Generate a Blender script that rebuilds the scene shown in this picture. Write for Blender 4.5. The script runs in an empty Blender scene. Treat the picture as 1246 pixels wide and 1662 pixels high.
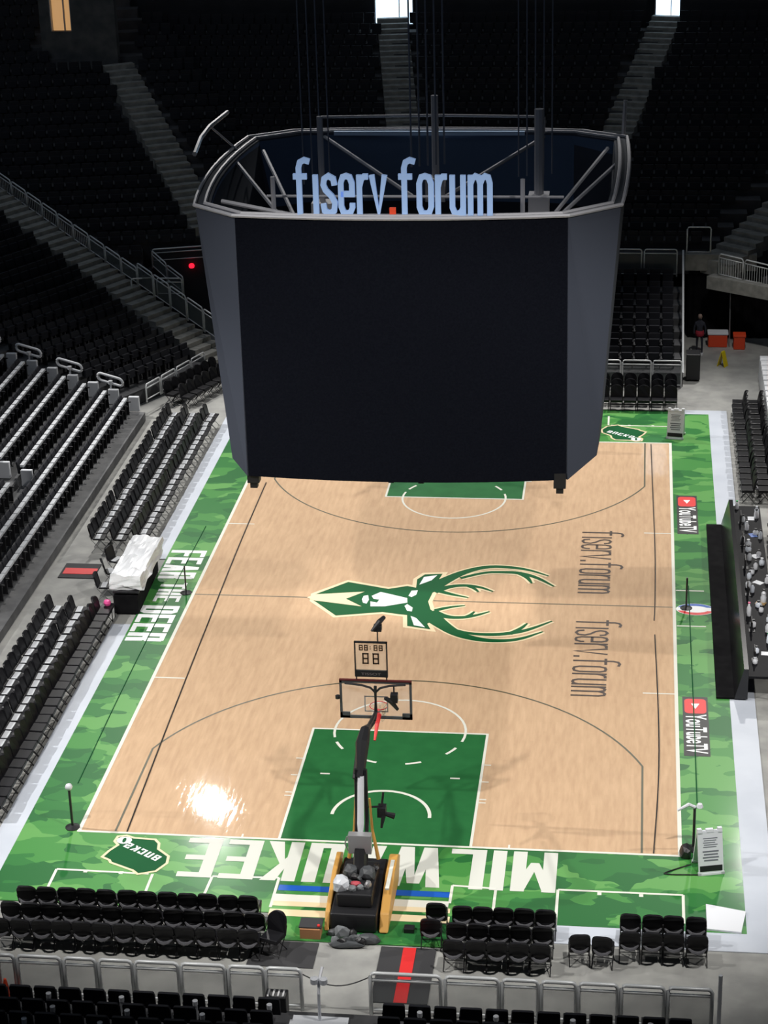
import bpy, bmesh, math, random
from mathutils import Vector, Matrix, Euler

# ------------------------------------------------------------------ camera, world, lights
S = bpy.context.scene
C = S.collection
cam = bpy.data.cameras.new('camera')
cam.sensor_fit = 'VERTICAL'; cam.sensor_height = 24.0
cam.lens = 24.0 * 3322.955 / 1662.0
cam.clip_end = 400
co = bpy.data.objects.new('camera', cam); C.objects.link(co)
co.location = (6.27894, -58.38659, 27.73068)
co.rotation_euler = (1.1732775, 0.0264320, 0.1196241)
S.camera = co
S.view_settings.view_transform = 'Standard'
S.view_settings.look = 'None'
S.view_settings.gamma = 1.0
S.view_settings.use_curve_mapping = False
S.view_settings.exposure = 0.0

W = bpy.data.worlds.new('arena_air'); S.world = W; W.use_nodes = True
W.node_tree.nodes['Background'].inputs[0].default_value = (0.45, 0.62, 1.0, 1)
W.node_tree.nodes['Background'].inputs[1].default_value = 0.012


def spot(name, loc, target, power, cone, blend, radius, col=(1, 0.97, 0.93)):
    l = bpy.data.lights.new(name, 'SPOT'); l.energy = power; l.spot_size = math.radians(cone)
    l.spot_blend = blend; l.shadow_soft_size = radius; l.color = col
    o = bpy.data.objects.new(name, l); C.objects.link(o); o.location = loc
    d = Vector(target) - Vector(loc); o.rotation_euler = d.to_track_quat('-Z', 'Y').to_euler()
    return o


# roof rig: floodlights high over the ends and both sides of the court
for x, y, tx, ty, pw in [(-13, -26, 0, -8, 21500), (13, -26, 1, -8, 20000),
                         (-15.2, 32.8, -1, 7, 25000), (13, 30, 2, 8, 27000)]:
    spot('floodlight', (x, y, 27.7), (tx, ty, 0), pw, 56, 0.6, 0.55)
for x, y, tx, pw in [(32, -12, 0, 17000), (32, 13, 0, 20000), (-30, -12, -5, 30000), (-30, 13, -5, 30000)]:
    spot('side_floodlight', (x, y, 25), (tx, y * 0.8, 0), pw, 40, 0.6, 0.3)

# added ambient fill for the dim stands: wide soft area lamps under the roof
for x, y, sx, sy, pw in [(0, 30, 60, 26, 900), (0, -20, 50, 30, 500), (-30, 5, 12, 40, 1100)]:
    l = bpy.data.lights.new('ambient_fill', 'AREA'); l.shape = 'RECTANGLE'; l.size = sx; l.size_y = sy; l.energy = pw; l.color = (.72, .84, 1.0)
    o = bpy.data.objects.new('ambient_fill', l); C.objects.link(o); o.location = (x, y, 30.6)
spot('tunnel_fill', (10.5, 18, 14), (10.0, 24.0, 0), 2200, 40, .8, .3)  # added fill spot, brightens the tunnel mouth and its floor sign
# daylight falling in through the two doorways at the top of the far stand
spot('doorway_daylight', (-6.0, 44.2, 12.2), (0, 5, 13.4), 2600, 30, .8, .8, (.45, .7, 1.0))

# ------------------------------------------------------------------ materials
MATS = {}


def mat(name, col, rough=0.6, metal=0.0, emit=None, estr=0.0, coat=0.0, alpha=1.0, spec=0.5):
    if name in MATS: return MATS[name]
    m = bpy.data.materials.new(name); m.use_nodes = True
    b = m.node_tree.nodes['Principled BSDF']
    b.inputs['Base Color'].default_value = (*col, 1)
    b.inputs['Roughness'].default_value = rough
    b.inputs['Metallic'].default_value = metal
    b.inputs['Coat Weight'].default_value = coat
    b.inputs['Specular IOR Level'].default_value = spec
    if emit:
        b.inputs['Emission Color'].default_value = (*emit, 1)
        b.inputs['Emission Strength'].default_value = estr
    if alpha < 1: b.inputs['Alpha'].default_value = alpha
    MATS[name] = m
    return m


def noisy(name, c1, c2, scale=4.0, rough=0.7, stretch=(1, 1, 1), detail=4, bump=0.0, spec=0.5, coat=0.0, croug=0.1):
    if name in MATS: return MATS[name]
    m = mat(name, c1, rough, spec=spec, coat=coat); nt = m.node_tree; N = nt.nodes; K = nt.links
    b = N['Principled BSDF']; b.inputs['Coat Roughness'].default_value = croug
    tc = N.new('ShaderNodeTexCoord'); mp = N.new('ShaderNodeMapping'); mp.inputs['Scale'].default_value = stretch
    no = N.new('ShaderNodeTexNoise'); no.inputs['Scale'].default_value = scale; no.inputs['Detail'].default_value = detail
    rp = N.new('ShaderNodeValToRGB'); rp.color_ramp.elements[0].color = (*c1, 1); rp.color_ramp.elements[1].color = (*c2, 1)
    rp.color_ramp.elements[0].position = 0.35; rp.color_ramp.elements[1].position = 0.65
    K.new(tc.outputs['Object'], mp.inputs['Vector']); K.new(mp.outputs[0], no.inputs['Vector'])
    K.new(no.outputs[0], rp.inputs[0]); K.new(rp.outputs[0], b.inputs['Base Color'])
    if bump:
        bp = N.new('ShaderNodeBump'); bp.inputs['Strength'].default_value = bump
        K.new(no.outputs[0], bp.inputs['Height']); K.new(bp.outputs[0], b.inputs['Normal'])
    return m


def wood_mat():
    m = mat('maple_floor', (0.6, 0.4, 0.24), 0.42); nt = m.node_tree; N = nt.nodes; K = nt.links
    b = N['Principled BSDF']
    tc = N.new('ShaderNodeTexCoord')
    def noise(sc, st, det=3):
        mp = N.new('ShaderNodeMapping'); mp.inputs['Scale'].default_value = st
        no = N.new('ShaderNodeTexNoise'); no.inputs['Scale'].default_value = sc; no.inputs['Detail'].default_value = det
        K.new(tc.outputs['Object'], mp.inputs['Vector']); K.new(mp.outputs[0], no.inputs['Vector'])
        return no
    n1 = noise(3.0, (2.6, 0.4, 1), 4); n2 = noise(0.35, (1, 1, 1), 2)
    br = N.new('ShaderNodeTexBrick'); mp = N.new('ShaderNodeMapping'); mp.inputs['Rotation'].default_value = (0, 0, math.pi / 2)
    K.new(tc.outputs['Object'], mp.inputs['Vector']); K.new(mp.outputs[0], br.inputs['Vector'])
    br.inputs['Scale'].default_value = 1.0; br.inputs['Brick Width'].default_value = 1.1; br.inputs['Row Height'].default_value = 0.11
    br.inputs['Mortar Size'].default_value = 0.0; br.inputs['Bias'].default_value = 0.0
    br.inputs['Color1'].default_value = (0.42, 0.42, 0.42, 1); br.inputs['Color2'].default_value = (0.58, 0.58, 0.58, 1)
    def mth(op, a, v):
        q = N.new('ShaderNodeMath'); q.operation = op
        K.new(a, q.inputs[0])
        if isinstance(v, float): q.inputs[1].default_value = v
        else: K.new(v, q.inputs[1])
        return q.outputs[0]
    s = mth('ADD', mth('MULTIPLY', n1.outputs[0], 0.62), mth('MULTIPLY', br.outputs[0], 0.55))
    s = mth('ADD', s, mth('MULTIPLY', n2.outputs[0], 0.22))
    rp = N.new('ShaderNodeValToRGB')
    e = rp.color_ramp.elements
    e[0].position = 0.40; e[0].color = (0.48, 0.31, 0.19, 1)
    e[1].position = 0.95; e[1].color = (0.68, 0.47, 0.295, 1)
    K.new(s, rp.inputs[0]); K.new(rp.outputs[0], b.inputs['Base Color'])
    b.inputs['Roughness'].default_value = 0.75; b.inputs['Specular IOR Level'].default_value = 0.2
    b.inputs['Coat Weight'].default_value = 0.32; b.inputs['Coat Roughness'].default_value = 0.03
    bp = N.new('ShaderNodeBump'); bp.inputs['Strength'].default_value = 0.13; bp.inputs['Distance'].default_value = 0.02
    K.new(n1.outputs[0], bp.inputs['Height']); K.new(bp.outputs[0], b.inputs['Coat Normal'])
    return m


def camo_mat():
    m = mat('camo_green', (0.1, 0.3, 0.1), 0.45, coat=0.3); nt = m.node_tree; N = nt.nodes; K = nt.links
    b = N['Principled BSDF']; b.inputs['Coat Roughness'].default_value = 0.12
    tc = N.new('ShaderNodeTexCoord')
    def vor(sc, st, rot, off):
        mp = N.new('ShaderNodeMapping'); mp.inputs['Scale'].default_value = st; mp.inputs['Rotation'].default_value = (0, 0, rot)
        mp.inputs['Location'].default_value = off
        no = N.new('ShaderNodeTexNoise'); no.inputs['Scale'].default_value = 1.3; no.inputs['Detail'].default_value = 1
        ad = N.new('ShaderNodeMixRGB'); ad.blend_type = 'ADD'; ad.inputs[0].default_value = 0.6
        v = N.new('ShaderNodeTexVoronoi'); v.inputs['Scale'].default_value = sc; v.distance = 'MANHATTAN'
        K.new(tc.outputs['Object'], mp.inputs['Vector']); K.new(tc.outputs['Object'], no.inputs['Vector'])
        K.new(mp.outputs[0], ad.inputs[1]); K.new(no.outputs['Color'], ad.inputs[2]); K.new(ad.outputs[0], v.inputs['Vector'])
        sp = N.new('ShaderNodeSeparateColor'); K.new(v.outputs['Color'], sp.inputs[0])
        return sp.outputs[0]
    a = vor(0.75, (0.8, 1.35, 1), 0.45, (0, 0, 0)); c = vor(1.25, (0.7, 1.5, 1), -0.5, (5, 2, 0))
    q = N.new('ShaderNodeMath'); q.operation = 'ADD'; K.new(a, q.inputs[0]); K.new(c, q.inputs[1])
    h = N.new('ShaderNodeMath'); h.operation = 'MULTIPLY'; K.new(q.outputs[0], h.inputs[0]); h.inputs[1].default_value = 0.5
    rp = N.new('ShaderNodeValToRGB'); rp.color_ramp.interpolation = 'CONSTANT'
    e = rp.color_ramp.elements
    e[0].position = 0; e[0].color = (0.022, 0.135, 0.035, 1)
    e[1].position = 0.36; e[1].color = (0.032, 0.175, 0.042, 1)
    x = e.new(0.52); x.color = (0.06, 0.245, 0.055, 1)
    x = e.new(0.68); x.color = (0.115, 0.33, 0.085, 1)
    K.new(h.outputs[0], rp.inputs[0]); K.new(rp.outputs[0], b.inputs['Base Color'])
    b.inputs['Specular IOR Level'].default_value = 0.2; b.inputs['Coat Weight'].default_value = 0.15
    return m


M_wood = wood_mat(); M_camo = camo_mat()
M_key = noisy('key_paint', (0.018, 0.125, 0.036), (0.022, 0.145, 0.042), 2, 0.6, coat=0.15, spec=.2)
M_line = mat('line_paint', (0.74, 0.74, 0.66), 0.55, spec=.2)
M_letter = mat('letter_paint', (0.66, 0.67, 0.61), 0.6, spec=.2)
M_bwhite = mat('bright_white', (0.88, 0.90, 0.90), 0.5)
M_dline = mat('dark_line', (0.09, 0.09, 0.055), 0.5)
M_dgreen = mat('logo_green', (0.008, 0.095, 0.030), 0.6, spec=.12)
M_cream = mat('cream', (0.80, 0.66, 0.42), 0.5)
M_blue = mat('stripe_blue', (0.01, 0.10, 0.48), 0.5)
M_red = mat('red_paint', (0.72, 0.03, 0.03), 0.5)
M_dkpaint = mat('black_paint', (0.012, 0.012, 0.012), 0.5)
M_type = mat('brown_type', (0.05, 0.03, 0.02), 0.5)
M_floor = noisy('concrete', (0.26, 0.26, 0.25), (0.36, 0.36, 0.34), 1.2, 0.7)
M_edge = noisy('edge_strip', (0.50, 0.54, 0.61), (0.56, 0.60, 0.67), 0.8, 0.5)
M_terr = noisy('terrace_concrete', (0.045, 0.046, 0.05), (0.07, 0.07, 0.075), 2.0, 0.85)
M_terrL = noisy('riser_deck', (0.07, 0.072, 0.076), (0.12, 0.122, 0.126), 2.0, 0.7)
M_step = noisy('step_concrete', (0.20, 0.20, 0.185), (0.30, 0.295, 0.27), 3.0, 0.8)
M_black = mat('black_plastic', (0.012, 0.012, 0.014), 0.45)
M_vinyl = mat('black_vinyl', (0.008, 0.008, 0.010), 0.42, spec=.25)
M_panel = mat('seat_fabric', (0.017, 0.018, 0.024), 0.8, spec=.3)
M_seat_sheen = mat('painted_seat_sheen', (0.62, 0.64, 0.67), 0.3)  # pale colour stands in for lamp sheen on black seats
M_gpan = mat('grey_seat_shell', (0.10, 0.10, 0.11), 0.4)
M_rail = mat('galvanised_rail', (0.68, 0.70, 0.71), 0.35, 0.15)
M_glass = mat('mesh_infill', (0.16, 0.18, 0.18), 0.5, 0.0, alpha=0.3)
M_steel = mat('brushed_steel', (0.45, 0.45, 0.46), 0.35, 0.6)
M_truss = mat('truss_grey', (0.42, 0.42, 0.45), 0.5, 0.1)
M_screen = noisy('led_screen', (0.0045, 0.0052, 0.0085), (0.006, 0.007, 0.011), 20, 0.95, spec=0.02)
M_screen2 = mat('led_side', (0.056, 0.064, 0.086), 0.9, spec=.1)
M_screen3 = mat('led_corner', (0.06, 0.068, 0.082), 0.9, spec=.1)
M_inner = mat('inner_liner', (0.07, 0.12, 0.22), 0.6)  # daylight from the doorways is put into this blue
M_sign = mat('sign_face', (0.32, 0.46, 0.70), 0.5, emit=(0.30, 0.46, 0.80), estr=0.30)
M_signred = mat('sign_red', (0.7, 0.06, 0.02), 0.5, emit=(0.9, 0.08, 0.02), estr=0.15)
M_white = mat('white_plastic', (0.72, 0.74, 0.78), 0.4)
M_sheet = mat('white_sheet', (0.85, 0.87, 0.90), 0.35)
M_tan = mat('tan_pad', (0.62, 0.33, 0.08), 0.45)
M_yellow = mat('yellow_plastic', (0.75, 0.58, 0.01), 0.4)
M_orange = mat('orange_plastic', (0.75, 0.07, 0.02), 0.45)
M_drape = noisy('black_drape', (0.004, 0.004, 0.005), (0.008, 0.008, 0.009), 3, 0.9, spec=0.1)
M_mat = mat('dark_mat', (0.035, 0.035, 0.038), 0.8)

# ------------------------------------------------------------------ mesh helpers


class MB:
    def __init__(s): s.v = []; s.f = []; s.m = []; s.sm = False

    def add(s, vs, fs, mi=0):
        o = len(s.v); s.v += [tuple(p) for p in vs]
        for f in fs: s.f.append([i + o for i in f]); s.m.append(mi)

    def box(s, x0, y0, z0, x1, y1, z1, mi=0, M=None):
        vs = [(x0, y0, z0), (x1, y0, z0), (x1, y1, z0), (x0, y1, z0), (x0, y0, z1), (x1, y0, z1), (x1, y1, z1), (x0, y1, z1)]
        if M: vs = [M @ Vector(p) for p in vs]
        s.add(vs, [(3, 2, 1, 0), (4, 5, 6, 7), (0, 1, 5, 4), (1, 2, 6, 5), (2, 3, 7, 6), (3, 0, 4, 7)], mi); return s

    def quad(s, a, b, c, d, mi=0): s.add([a, b, c, d], [(0, 1, 2, 3)], mi); return s

    def rect(s, x0, y0, x1, y1, z, mi=0): s.quad((x0, y0, z), (x1, y0, z), (x1, y1, z), (x0, y1, z), mi); return s

    def tube(s, pts, r, n=8, closed=False, mi=0):
        pts = [Vector(p) for p in pts]; k = len(pts); rings = []
        for i, p in enumerate(pts):
            if closed: d = pts[(i + 1) % k] - pts[i - 1]
            else: d = pts[min(i + 1, k - 1)] - pts[max(i - 1, 0)]
            d.normalize(); up = Vector((0, 0, 1)) if abs(d.z) < 0.95 else Vector((1, 0, 0))
            a = d.cross(up).normalized(); b = a.cross(d)
            rr = r[i] if isinstance(r, (list, tuple)) else r
            rings.append([p + a * rr * math.cos(2 * math.pi * j / n) + b * rr * math.sin(2 * math.pi * j / n) for j in range(n)])
        vs = [q for g in rings for q in g]; fs = []
        for i in range(k if closed else k - 1):
            for j in range(n):
                A = i * n; B = ((i + 1) % k) * n
                fs.append((A + j, A + (j + 1) % n, B + (j + 1) % n, B + j))
        if not closed: fs += [tuple(range(n))[::-1], tuple((k - 1) * n + j for j in range(n))]
        s.add(vs, fs, mi); return s

    def lathe(s, prof, c=(0, 0, 0), n=14, mi=0):
        vs = []; k = len(prof)
        for r, z in prof:
            for j in range(n):
                a = 2 * math.pi * j / n; vs.append((c[0] + r * math.cos(a), c[1] + r * math.sin(a), c[2] + z))
        fs = [(i * n + j, i * n + (j + 1) % n, (i + 1) * n + (j + 1) % n, (i + 1) * n + j) for i in range(k - 1) for j in range(n)]
        fs += [tuple(range(n))[::-1], tuple((k - 1) * n + j for j in range(n))]
        s.add(vs, fs, mi); return s

    def prism(s, poly, z0, z1, mi=0, top=True):
        n = len(poly)
        if sum(poly[i][0] * poly[(i + 1) % n][1] - poly[(i + 1) % n][0] * poly[i][1] for i in range(n)) < 0: poly = poly[::-1]
        if z1 <= z0 + 1e-4:
            s.add([(x, y, z0) for x, y in poly], [tuple(range(n))], mi); return s
        vs = [(x, y, z0) for x, y in poly] + [(x, y, z1) for x, y in poly]
        s.add(vs, [tuple(range(n))[::-1], tuple(range(n, 2 * n))] + [(i, (i + 1) % n, n + (i + 1) % n, n + i) for i in range(n)], mi)
        return s

    def build(s, name, mats, parent=None, loc=None, bevel=0, smooth=False, subd=0):
        me = bpy.data.meshes.new(name); me.from_pydata(s.v, [], s.f)
        if not isinstance(mats, (list, tuple)): mats = [mats]
        for m in mats: me.materials.append(m)
        if len(mats) > 1: me.polygons.foreach_set('material_index', s.m)
        if smooth: me.polygons.foreach_set('use_smooth', [True] * len(s.f))
        me.update()
        o = bpy.data.objects.new(name, me); C.objects.link(o)
        if parent: o.parent = parent
        if loc: o.location = loc
        if bevel:
            b = o.modifiers.new('bevel', 'BEVEL'); b.width = bevel; b.segments = 2; b.limit_method = 'ANGLE'
        if subd:
            b = o.modifiers.new('subd', 'SUBSURF'); b.levels = subd; b.render_levels = subd
        return o


def thing(name, label, cat, loc=(0, 0, 0), rz=0, group=None):
    o = bpy.data.objects.new(name, None); C.objects.link(o); o.location = loc; o.rotation_euler = (0, 0, rz)
    o.empty_display_size = 0.2
    return tag(o, label, cat, group)


def tag(o, label, cat, group=None, kind=None):
    o['label'] = label; o['category'] = cat
    if group: o['group'] = group
    if kind: o['kind'] = kind
    return o


def struct(o, label=None):
    o['kind'] = 'structure'
    if label: o['label'] = label
    return o


def dup(src, loc, rz, label, group=None, skip=()):
    r = src.copy(); C.objects.link(r); r.location = loc; r.rotation_euler = (0, 0, rz); r['label'] = label
    if group: r['group'] = group
    for ch in list(src.children):
        if ch.name.split('.')[0] in skip: continue
        c = ch.copy(); C.objects.link(c); c.parent = r
        for g in list(ch.children):
            d = g.copy(); C.objects.link(d); d.parent = c
    return r


ONES = ['', 'first', 'second', 'third', 'fourth', 'fifth', 'sixth', 'seventh', 'eighth', 'ninth', 'tenth', 'eleventh', 'twelfth',
        'thirteenth', 'fourteenth', 'fifteenth', 'sixteenth', 'seventeenth', 'eighteenth', 'nineteenth']


def ordn(n):
    if n < 20: return ONES[n]
    t = {2: ('twentieth', 'twenty'), 3: ('thirtieth', 'thirty'), 4: ('fortieth', 'forty'), 5: ('fiftieth', 'fifty')}[n // 10]
    return t[0] if n % 10 == 0 else t[1] + '-' + ONES[n % 10]


_lay = [0]


def ribbon(mb, pts, w, T, z0, z1=None, mi=0, closed=False):
    """a flat (or extruded) stroke of varying width; T maps 2d to 2d"""
    _lay[0] = (_lay[0] + 1) % 11; z0 = z0 + _lay[0] * .00014
    if z1: z1 = z1 + _lay[0] * .0011
    k = len(pts); L = []; R = []
    if not isinstance(w, (list, tuple)): w = [w] * k
    P = [Vector(p) for p in pts]
    for i in range(k):
        a = P[(i - 1) % k] if (closed or i > 0) else None; c = P[(i + 1) % k] if (closed or i < k - 1) else None
        d1 = (P[i] - a).normalized() if a is not None else None; d2 = (c - P[i]).normalized() if c is not None else None
        d = (d1 or d2) + (d2 or d1); d = d.normalized() if d.length > 1e-6 else (d1 or d2)
        nrm = Vector((-d.y, d.x)); q = max(0.5, abs(nrm.dot(Vector((-(d1 or d2).y, (d1 or d2).x)))))
        L.append(P[i] + nrm * w[i] / 2 / q); R.append(P[i] - nrm * w[i] / 2 / q)
    for i in range(k if closed else k - 1):
        j = (i + 1) % k
        poly = [T(*L[i]), T(*R[i]), T(*R[j]), T(*L[j])]
        mb.prism(poly, z0, z1 if z1 else z0, mi)


def smoothline(pts, it=2):
    for _ in range(it):
        q = [pts[0]]
        for i in range(len(pts) - 1):
            a, b = pts[i], pts[i + 1]
            q.append(tuple(a[k] * .75 + b[k] * .25 for k in range(len(a)))); q.append(tuple(a[k] * .25 + b[k] * .75 for k in range(len(a))))
        q.append(pts[-1]); pts = q
    return pts


# block capitals: convex pieces in a cell of width w, height 1, stroke t
def glyph(c, w, t):
    r = lambda x0, y0, x1, y1: [(x0, y0), (x1, y0), (x1, y1), (x0, y1)]
    u = t * 0.8
    D = {'I': (t, [r(0, 0, t, 1)]),
         'L': (w, [r(0, 0, t, 1), r(0, 0, w, u)]),
         'T': (w, [r(w / 2 - t / 2, 0, w / 2 + t / 2, 1), r(0, 1 - u, w, 1)]),
         'H': (w, [r(0, 0, t, 1), r(w - t, 0, w, 1), r(0, .5 - u / 2, w, .5 + u / 2)]),
         'E': (w, [r(0, 0, t, 1), r(0, 0, w, u), r(0, 1 - u, w, 1), r(0, .5 - u / 2, w * .93, .5 + u / 2)]),
         'F': (w, [r(0, 0, t, 1), r(0, 1 - u, w, 1), r(0, .47 - u / 2, w * .93, .47 + u / 2)]),
         'U': (w, [r(0, 0, t, 1), r(w - t, 0, w, 1), r(0, 0, w, u)]),
         'D': (w, [r(0, 0, t, 1), r(0, 0, w * .8, u), r(0, 1 - u, w * .8, 1), [(w - t, u * .9), (w * .8, 0), (w, .14), (w, .86), (w * .8, 1), (w - t, 1 - u * .9)]]),
         'O': (w, [r(0, 0, t, 1), r(w - t, 0, w, 1), r(0, 0, w, u), r(0, 1 - u, w, 1)]),
         'C': (w, [r(0, 0, t, 1), r(0, 0, w, u), r(0, 1 - u, w, 1), r(w - t, 0, w, .33), r(w - t, .67, w, 1)]),
         'S': (w, [r(0, 0, w, u), r(0, 1 - u, w, 1), r(0, .5 - u / 2, w, .5 + u / 2), r(0, .5, t, 1), r(w - t, 0, w, .5), r(0, 0, t, .28), r(w - t, .72, w, 1)]),
         'B': (w, [r(0, 0, t, 1), r(0, 0, w * .9, u), r(0, 1 - u, w * .9, 1), r(0, .5 - u / 2, w * .9, .5 + u / 2), r(w - t, .05, w, .47), r(w - t, .53, w, .95)]),
         'R': (w, [r(0, 0, t, 1), r(0, 1 - u, w * .9, 1), r(0, .48 - u / 2, w * .9, .48 + u / 2), r(w - t, .5, w, .95), [(w - t, 0), (w, 0), (w * .95, .45), (w * .95 - t, .45)]]),
         'K': (w, [r(0, 0, t, 1), [(w - t * 1.15, 1), (w, 1), (t * .9, .36), (t * .9, .62)], [(t * 1.1, .52), (w * .52, .62), (w * 1.04, 0), (w * 1.04 - t * 1.15, 0)]]),
         'A': (w, [[(0, 0), (t, 0), (w / 2 + t * .3, 1), (w / 2 - t * .5, 1)], [(w - t, 0), (w, 0), (w / 2 + t * .5, 1), (w / 2 - t * .3, 1)], r(w * .2, .22, w * .8, .22 + u * .8)]),
         'M': (w * 1.25, [r(0, 0, t, 1), r(w * 1.25 - t, 0, w * 1.25, 1), [(0, 1), (t * .95, 1), (w * .625 + t * .3, .28), (w * .625 - t * .3, .28)],
                          [(w * 1.25 - t * .95, 1), (w * 1.25, 1), (w * .625 + t * .3, .28), (w * .625 - t * .3, .28)]]),
         'W': (w * 1.5, [[(0, 1), (t, 1), (w * .42 + t * .35, 0), (w * .42 - t * .5, 0)], [(w * .75 - t * .45, .92), (w * .75 + t * .1, .92), (w * .42 + t * .5, 0), (w * .42 - t * .35, 0)],
                         [(w * .75 - t * .1, .92), (w * .75 + t * .45, .92), (w * 1.08 + t * .35, 0), (w * 1.08 - t * .5, 0)], [(w * 1.5 - t, 1), (w * 1.5, 1), (w * 1.08 + t * .5, 0), (w * 1.08 - t * .35, 0)]])}
    return D[c]


def block_text(mb, txt, T, w, t, gap, z, mi=0, zt=None):
    x = 0
    for c in txt:
        if c == ' ': x += w * .55; continue
        a, polys = glyph(c, w, t)
        for n_, p in enumerate(polys):
            q = [T(px + x, py) for px, py in p]
            mb.prism(q, z + n_ * .0003, (zt if zt else z) + n_ * .0003, mi)
        x += a + gap
    return x - gap


ARC = {'f': (.27, [([(.30, .97), (.20, 1.0), (.12, .96), (.09, .86), (.09, 0)], 1), ([(-.02, .70), (.24, .70)], 1)]),
       'i': (.10, [([(.05, 0), (.05, .73)], 1)]),
       's': (.25, [([(.23, .54), (.21, .66), (.12, .71), (.04, .66), (.02, .55), (.06, .45), (.17, .34), (.23, .22), (.21, .07), (.12, .02), (.03, .07), (.01, .20)], 1)]),
       'e': (.26, [([(.02, .38), (.23, .38), (.23, .58), (.19, .69), (.125, .71), (.06, .69), (.02, .58), (.02, .15), (.06, .04), (.125, .02), (.19, .04), (.23, .13), (.23, .21)], 1)]),
       'r': (.19, [([(.03, 0), (.03, .73)], 1), ([(.03, .5), (.07, .65), (.12, .70), (.20, .70)], 1)]),
       'v': (.24, [([(.0, .73), (.12, .02), (.24, .73)], 1)]),
       '.': (.12, [([(.06, 0), (.06, .13)], 1.15)]),
       'o': (.26, [([(.02, .38), (.02, .58), (.06, .69), (.13, .71), (.20, .69), (.24, .58), (.24, .15), (.20, .04), (.13, .02), (.06, .04), (.02, .15), (.02, .38)], 1)]),
       'u': (.26, [([(.03, .73), (.03, .14), (.07, .04), (.13, .02), (.19, .05), (.23, .14)], 1), ([(.23, 0), (.23, .73)], 1)]),
       'm': (.42, [([(.03, 0), (.03, .73)], 1), ([(.03, .56), (.07, .67), (.12, .71), (.18, .69), (.21, .58), (.21, 0)], 1), ([(.21, .56), (.25, .67), (.30, .71), (.36, .69), (.39, .58), (.39, 0)], 1)])}


def arc_text(txt, T, t, gap, emit):
    """calls emit(char, polyline, width) for every stroke; returns advance"""
    x = 0
    for c in txt:
        a, st = ARC[c]
        for pts, k in st: emit(c, [(px + x, py) for px, py in pts], t * k, x)
        x += a + gap
    return x - gap


# ------------------------------------------------------------------ the setting: floor and court
mb = MB(); mb.box(-45, -50, -0.5, 45, 60, -0.03)
struct(mb.build('floor', M_floor), 'grey concrete arena floor')

court = thing('basketball_court', 'maple basketball court with green camouflage border, white lines and a green deer emblem', 'basketball court')
Z = 0.0
mb = MB(); mb.box(-7.67, -14.37, -0.02, 7.67, 14.37, Z); mb.build('hardwood', M_wood, court)
mb = MB()
for a in [(-9.15, -17.6, 9.15, -14.37), (-9.15, 14.37, 9.15, 17.6), (-9.15, -14.37, -7.67, 14.37), (7.67, -14.37, 9.15, 14.37), (-2.1, -18.7, 2.4, -17.6), (-2.1, 17.6, 7.8, 18.0)]:
    mb.box(a[0], a[1], -0.02, a[2], a[3], Z)
mb.build('camouflage_apron', M_camo, court)
mb = MB()
for a in [(9.15, -17.6, 9.86, 18.05), (-9.75, -17.6, -9.15, -2.3), (-9.75, 2.7, -9.15, 18.05), (7.8, 17.6, 9.15, 18.05), (4.7, -18.32, 9.86, -17.6)]:
    mb = MB(); mb.box(a[0], a[1], -0.025, a[2], a[3], Z - 0.004)
    mb.build('pale_edge_strip', M_edge, court)
for s in (-1, 1):
    mb = MB(); y0, y1 = sorted((s * 14.33, s * 8.53)); mb.rect(-2.44, y0, 2.44, y1, Z + 0.002)
    k = mb.build('painted_key', M_key, court); k['label'] = 'near green painted key' if s < 0 else 'far green painted key'
# boundary, key outline, arcs, hash marks
mb = MB(); z = Z + 0.004; t = 0.05


def line(x0, y0, x1, y1, w=0.06, mi=0, zz=None):
    ribbon(mb, [(x0, y0), (x1, y1)], w, lambda a, b: (a, b), zz or z, None, mi)


for s in (-1, 1):
    line(s * 7.65, -14.38, s * 7.65, 14.38, 0.10); line(-7.7, s * 14.36, 7.7, s * 14.36, 0.08)
    line(-2.44, s * 14.33, -2.44, s * 8.53, .07); line(2.44, s * 14.33, 2.44, s * 8.53, .07); line(-2.47, s * 8.53, 2.47, s * 8.53, .07)
    for x in (-1, 1):
        line(x * 7.62, s * 5.79, x * 6.7, s * 5.79, .06)
        for q in (2.13, 2.3, 3.2, 4.1): line(x * 2.48, s * (14.33 - q), x * 2.66, s * (14.33 - q), .05)
        line(x * 3.4, s * 14.33, x * 3.4, s * 14.18, .05)
        line(x * 1.75 - .13, s * 11.0, x * 1.75 + .13, s * 11.0, .07)
    ribbon(mb, [(1.83 * math.cos(a), s * (8.53 - 1.83 * math.sin(a))) for a in [math.pi * i / 24 for i in range(-2, 27)]], .07, lambda a, b: (a, b), z)
    for k in range(4):
        a0 = math.pi + math.pi * (.13 + k * .215); ribbon(mb, [(1.83 * math.cos(a), s * (8.53 - 1.83 * math.sin(a))) for a in [a0 + i * .06 for i in range(5)]], .08, lambda a, b: (a, b), z)
    ribbon(mb, [(1.27 * math.cos(a), s * (13.05 - 1.27 * math.sin(a))) for a in [math.pi * i / 24 for i in range(25)]], .09, lambda a, b: (a, b), z)
for y in (1.25, -1.32): line(7.72, y, 8.6, y, .07)
line(-7.6, .03, -7.95, .03, .05)
mb.build('white_lines', M_line, court)
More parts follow.
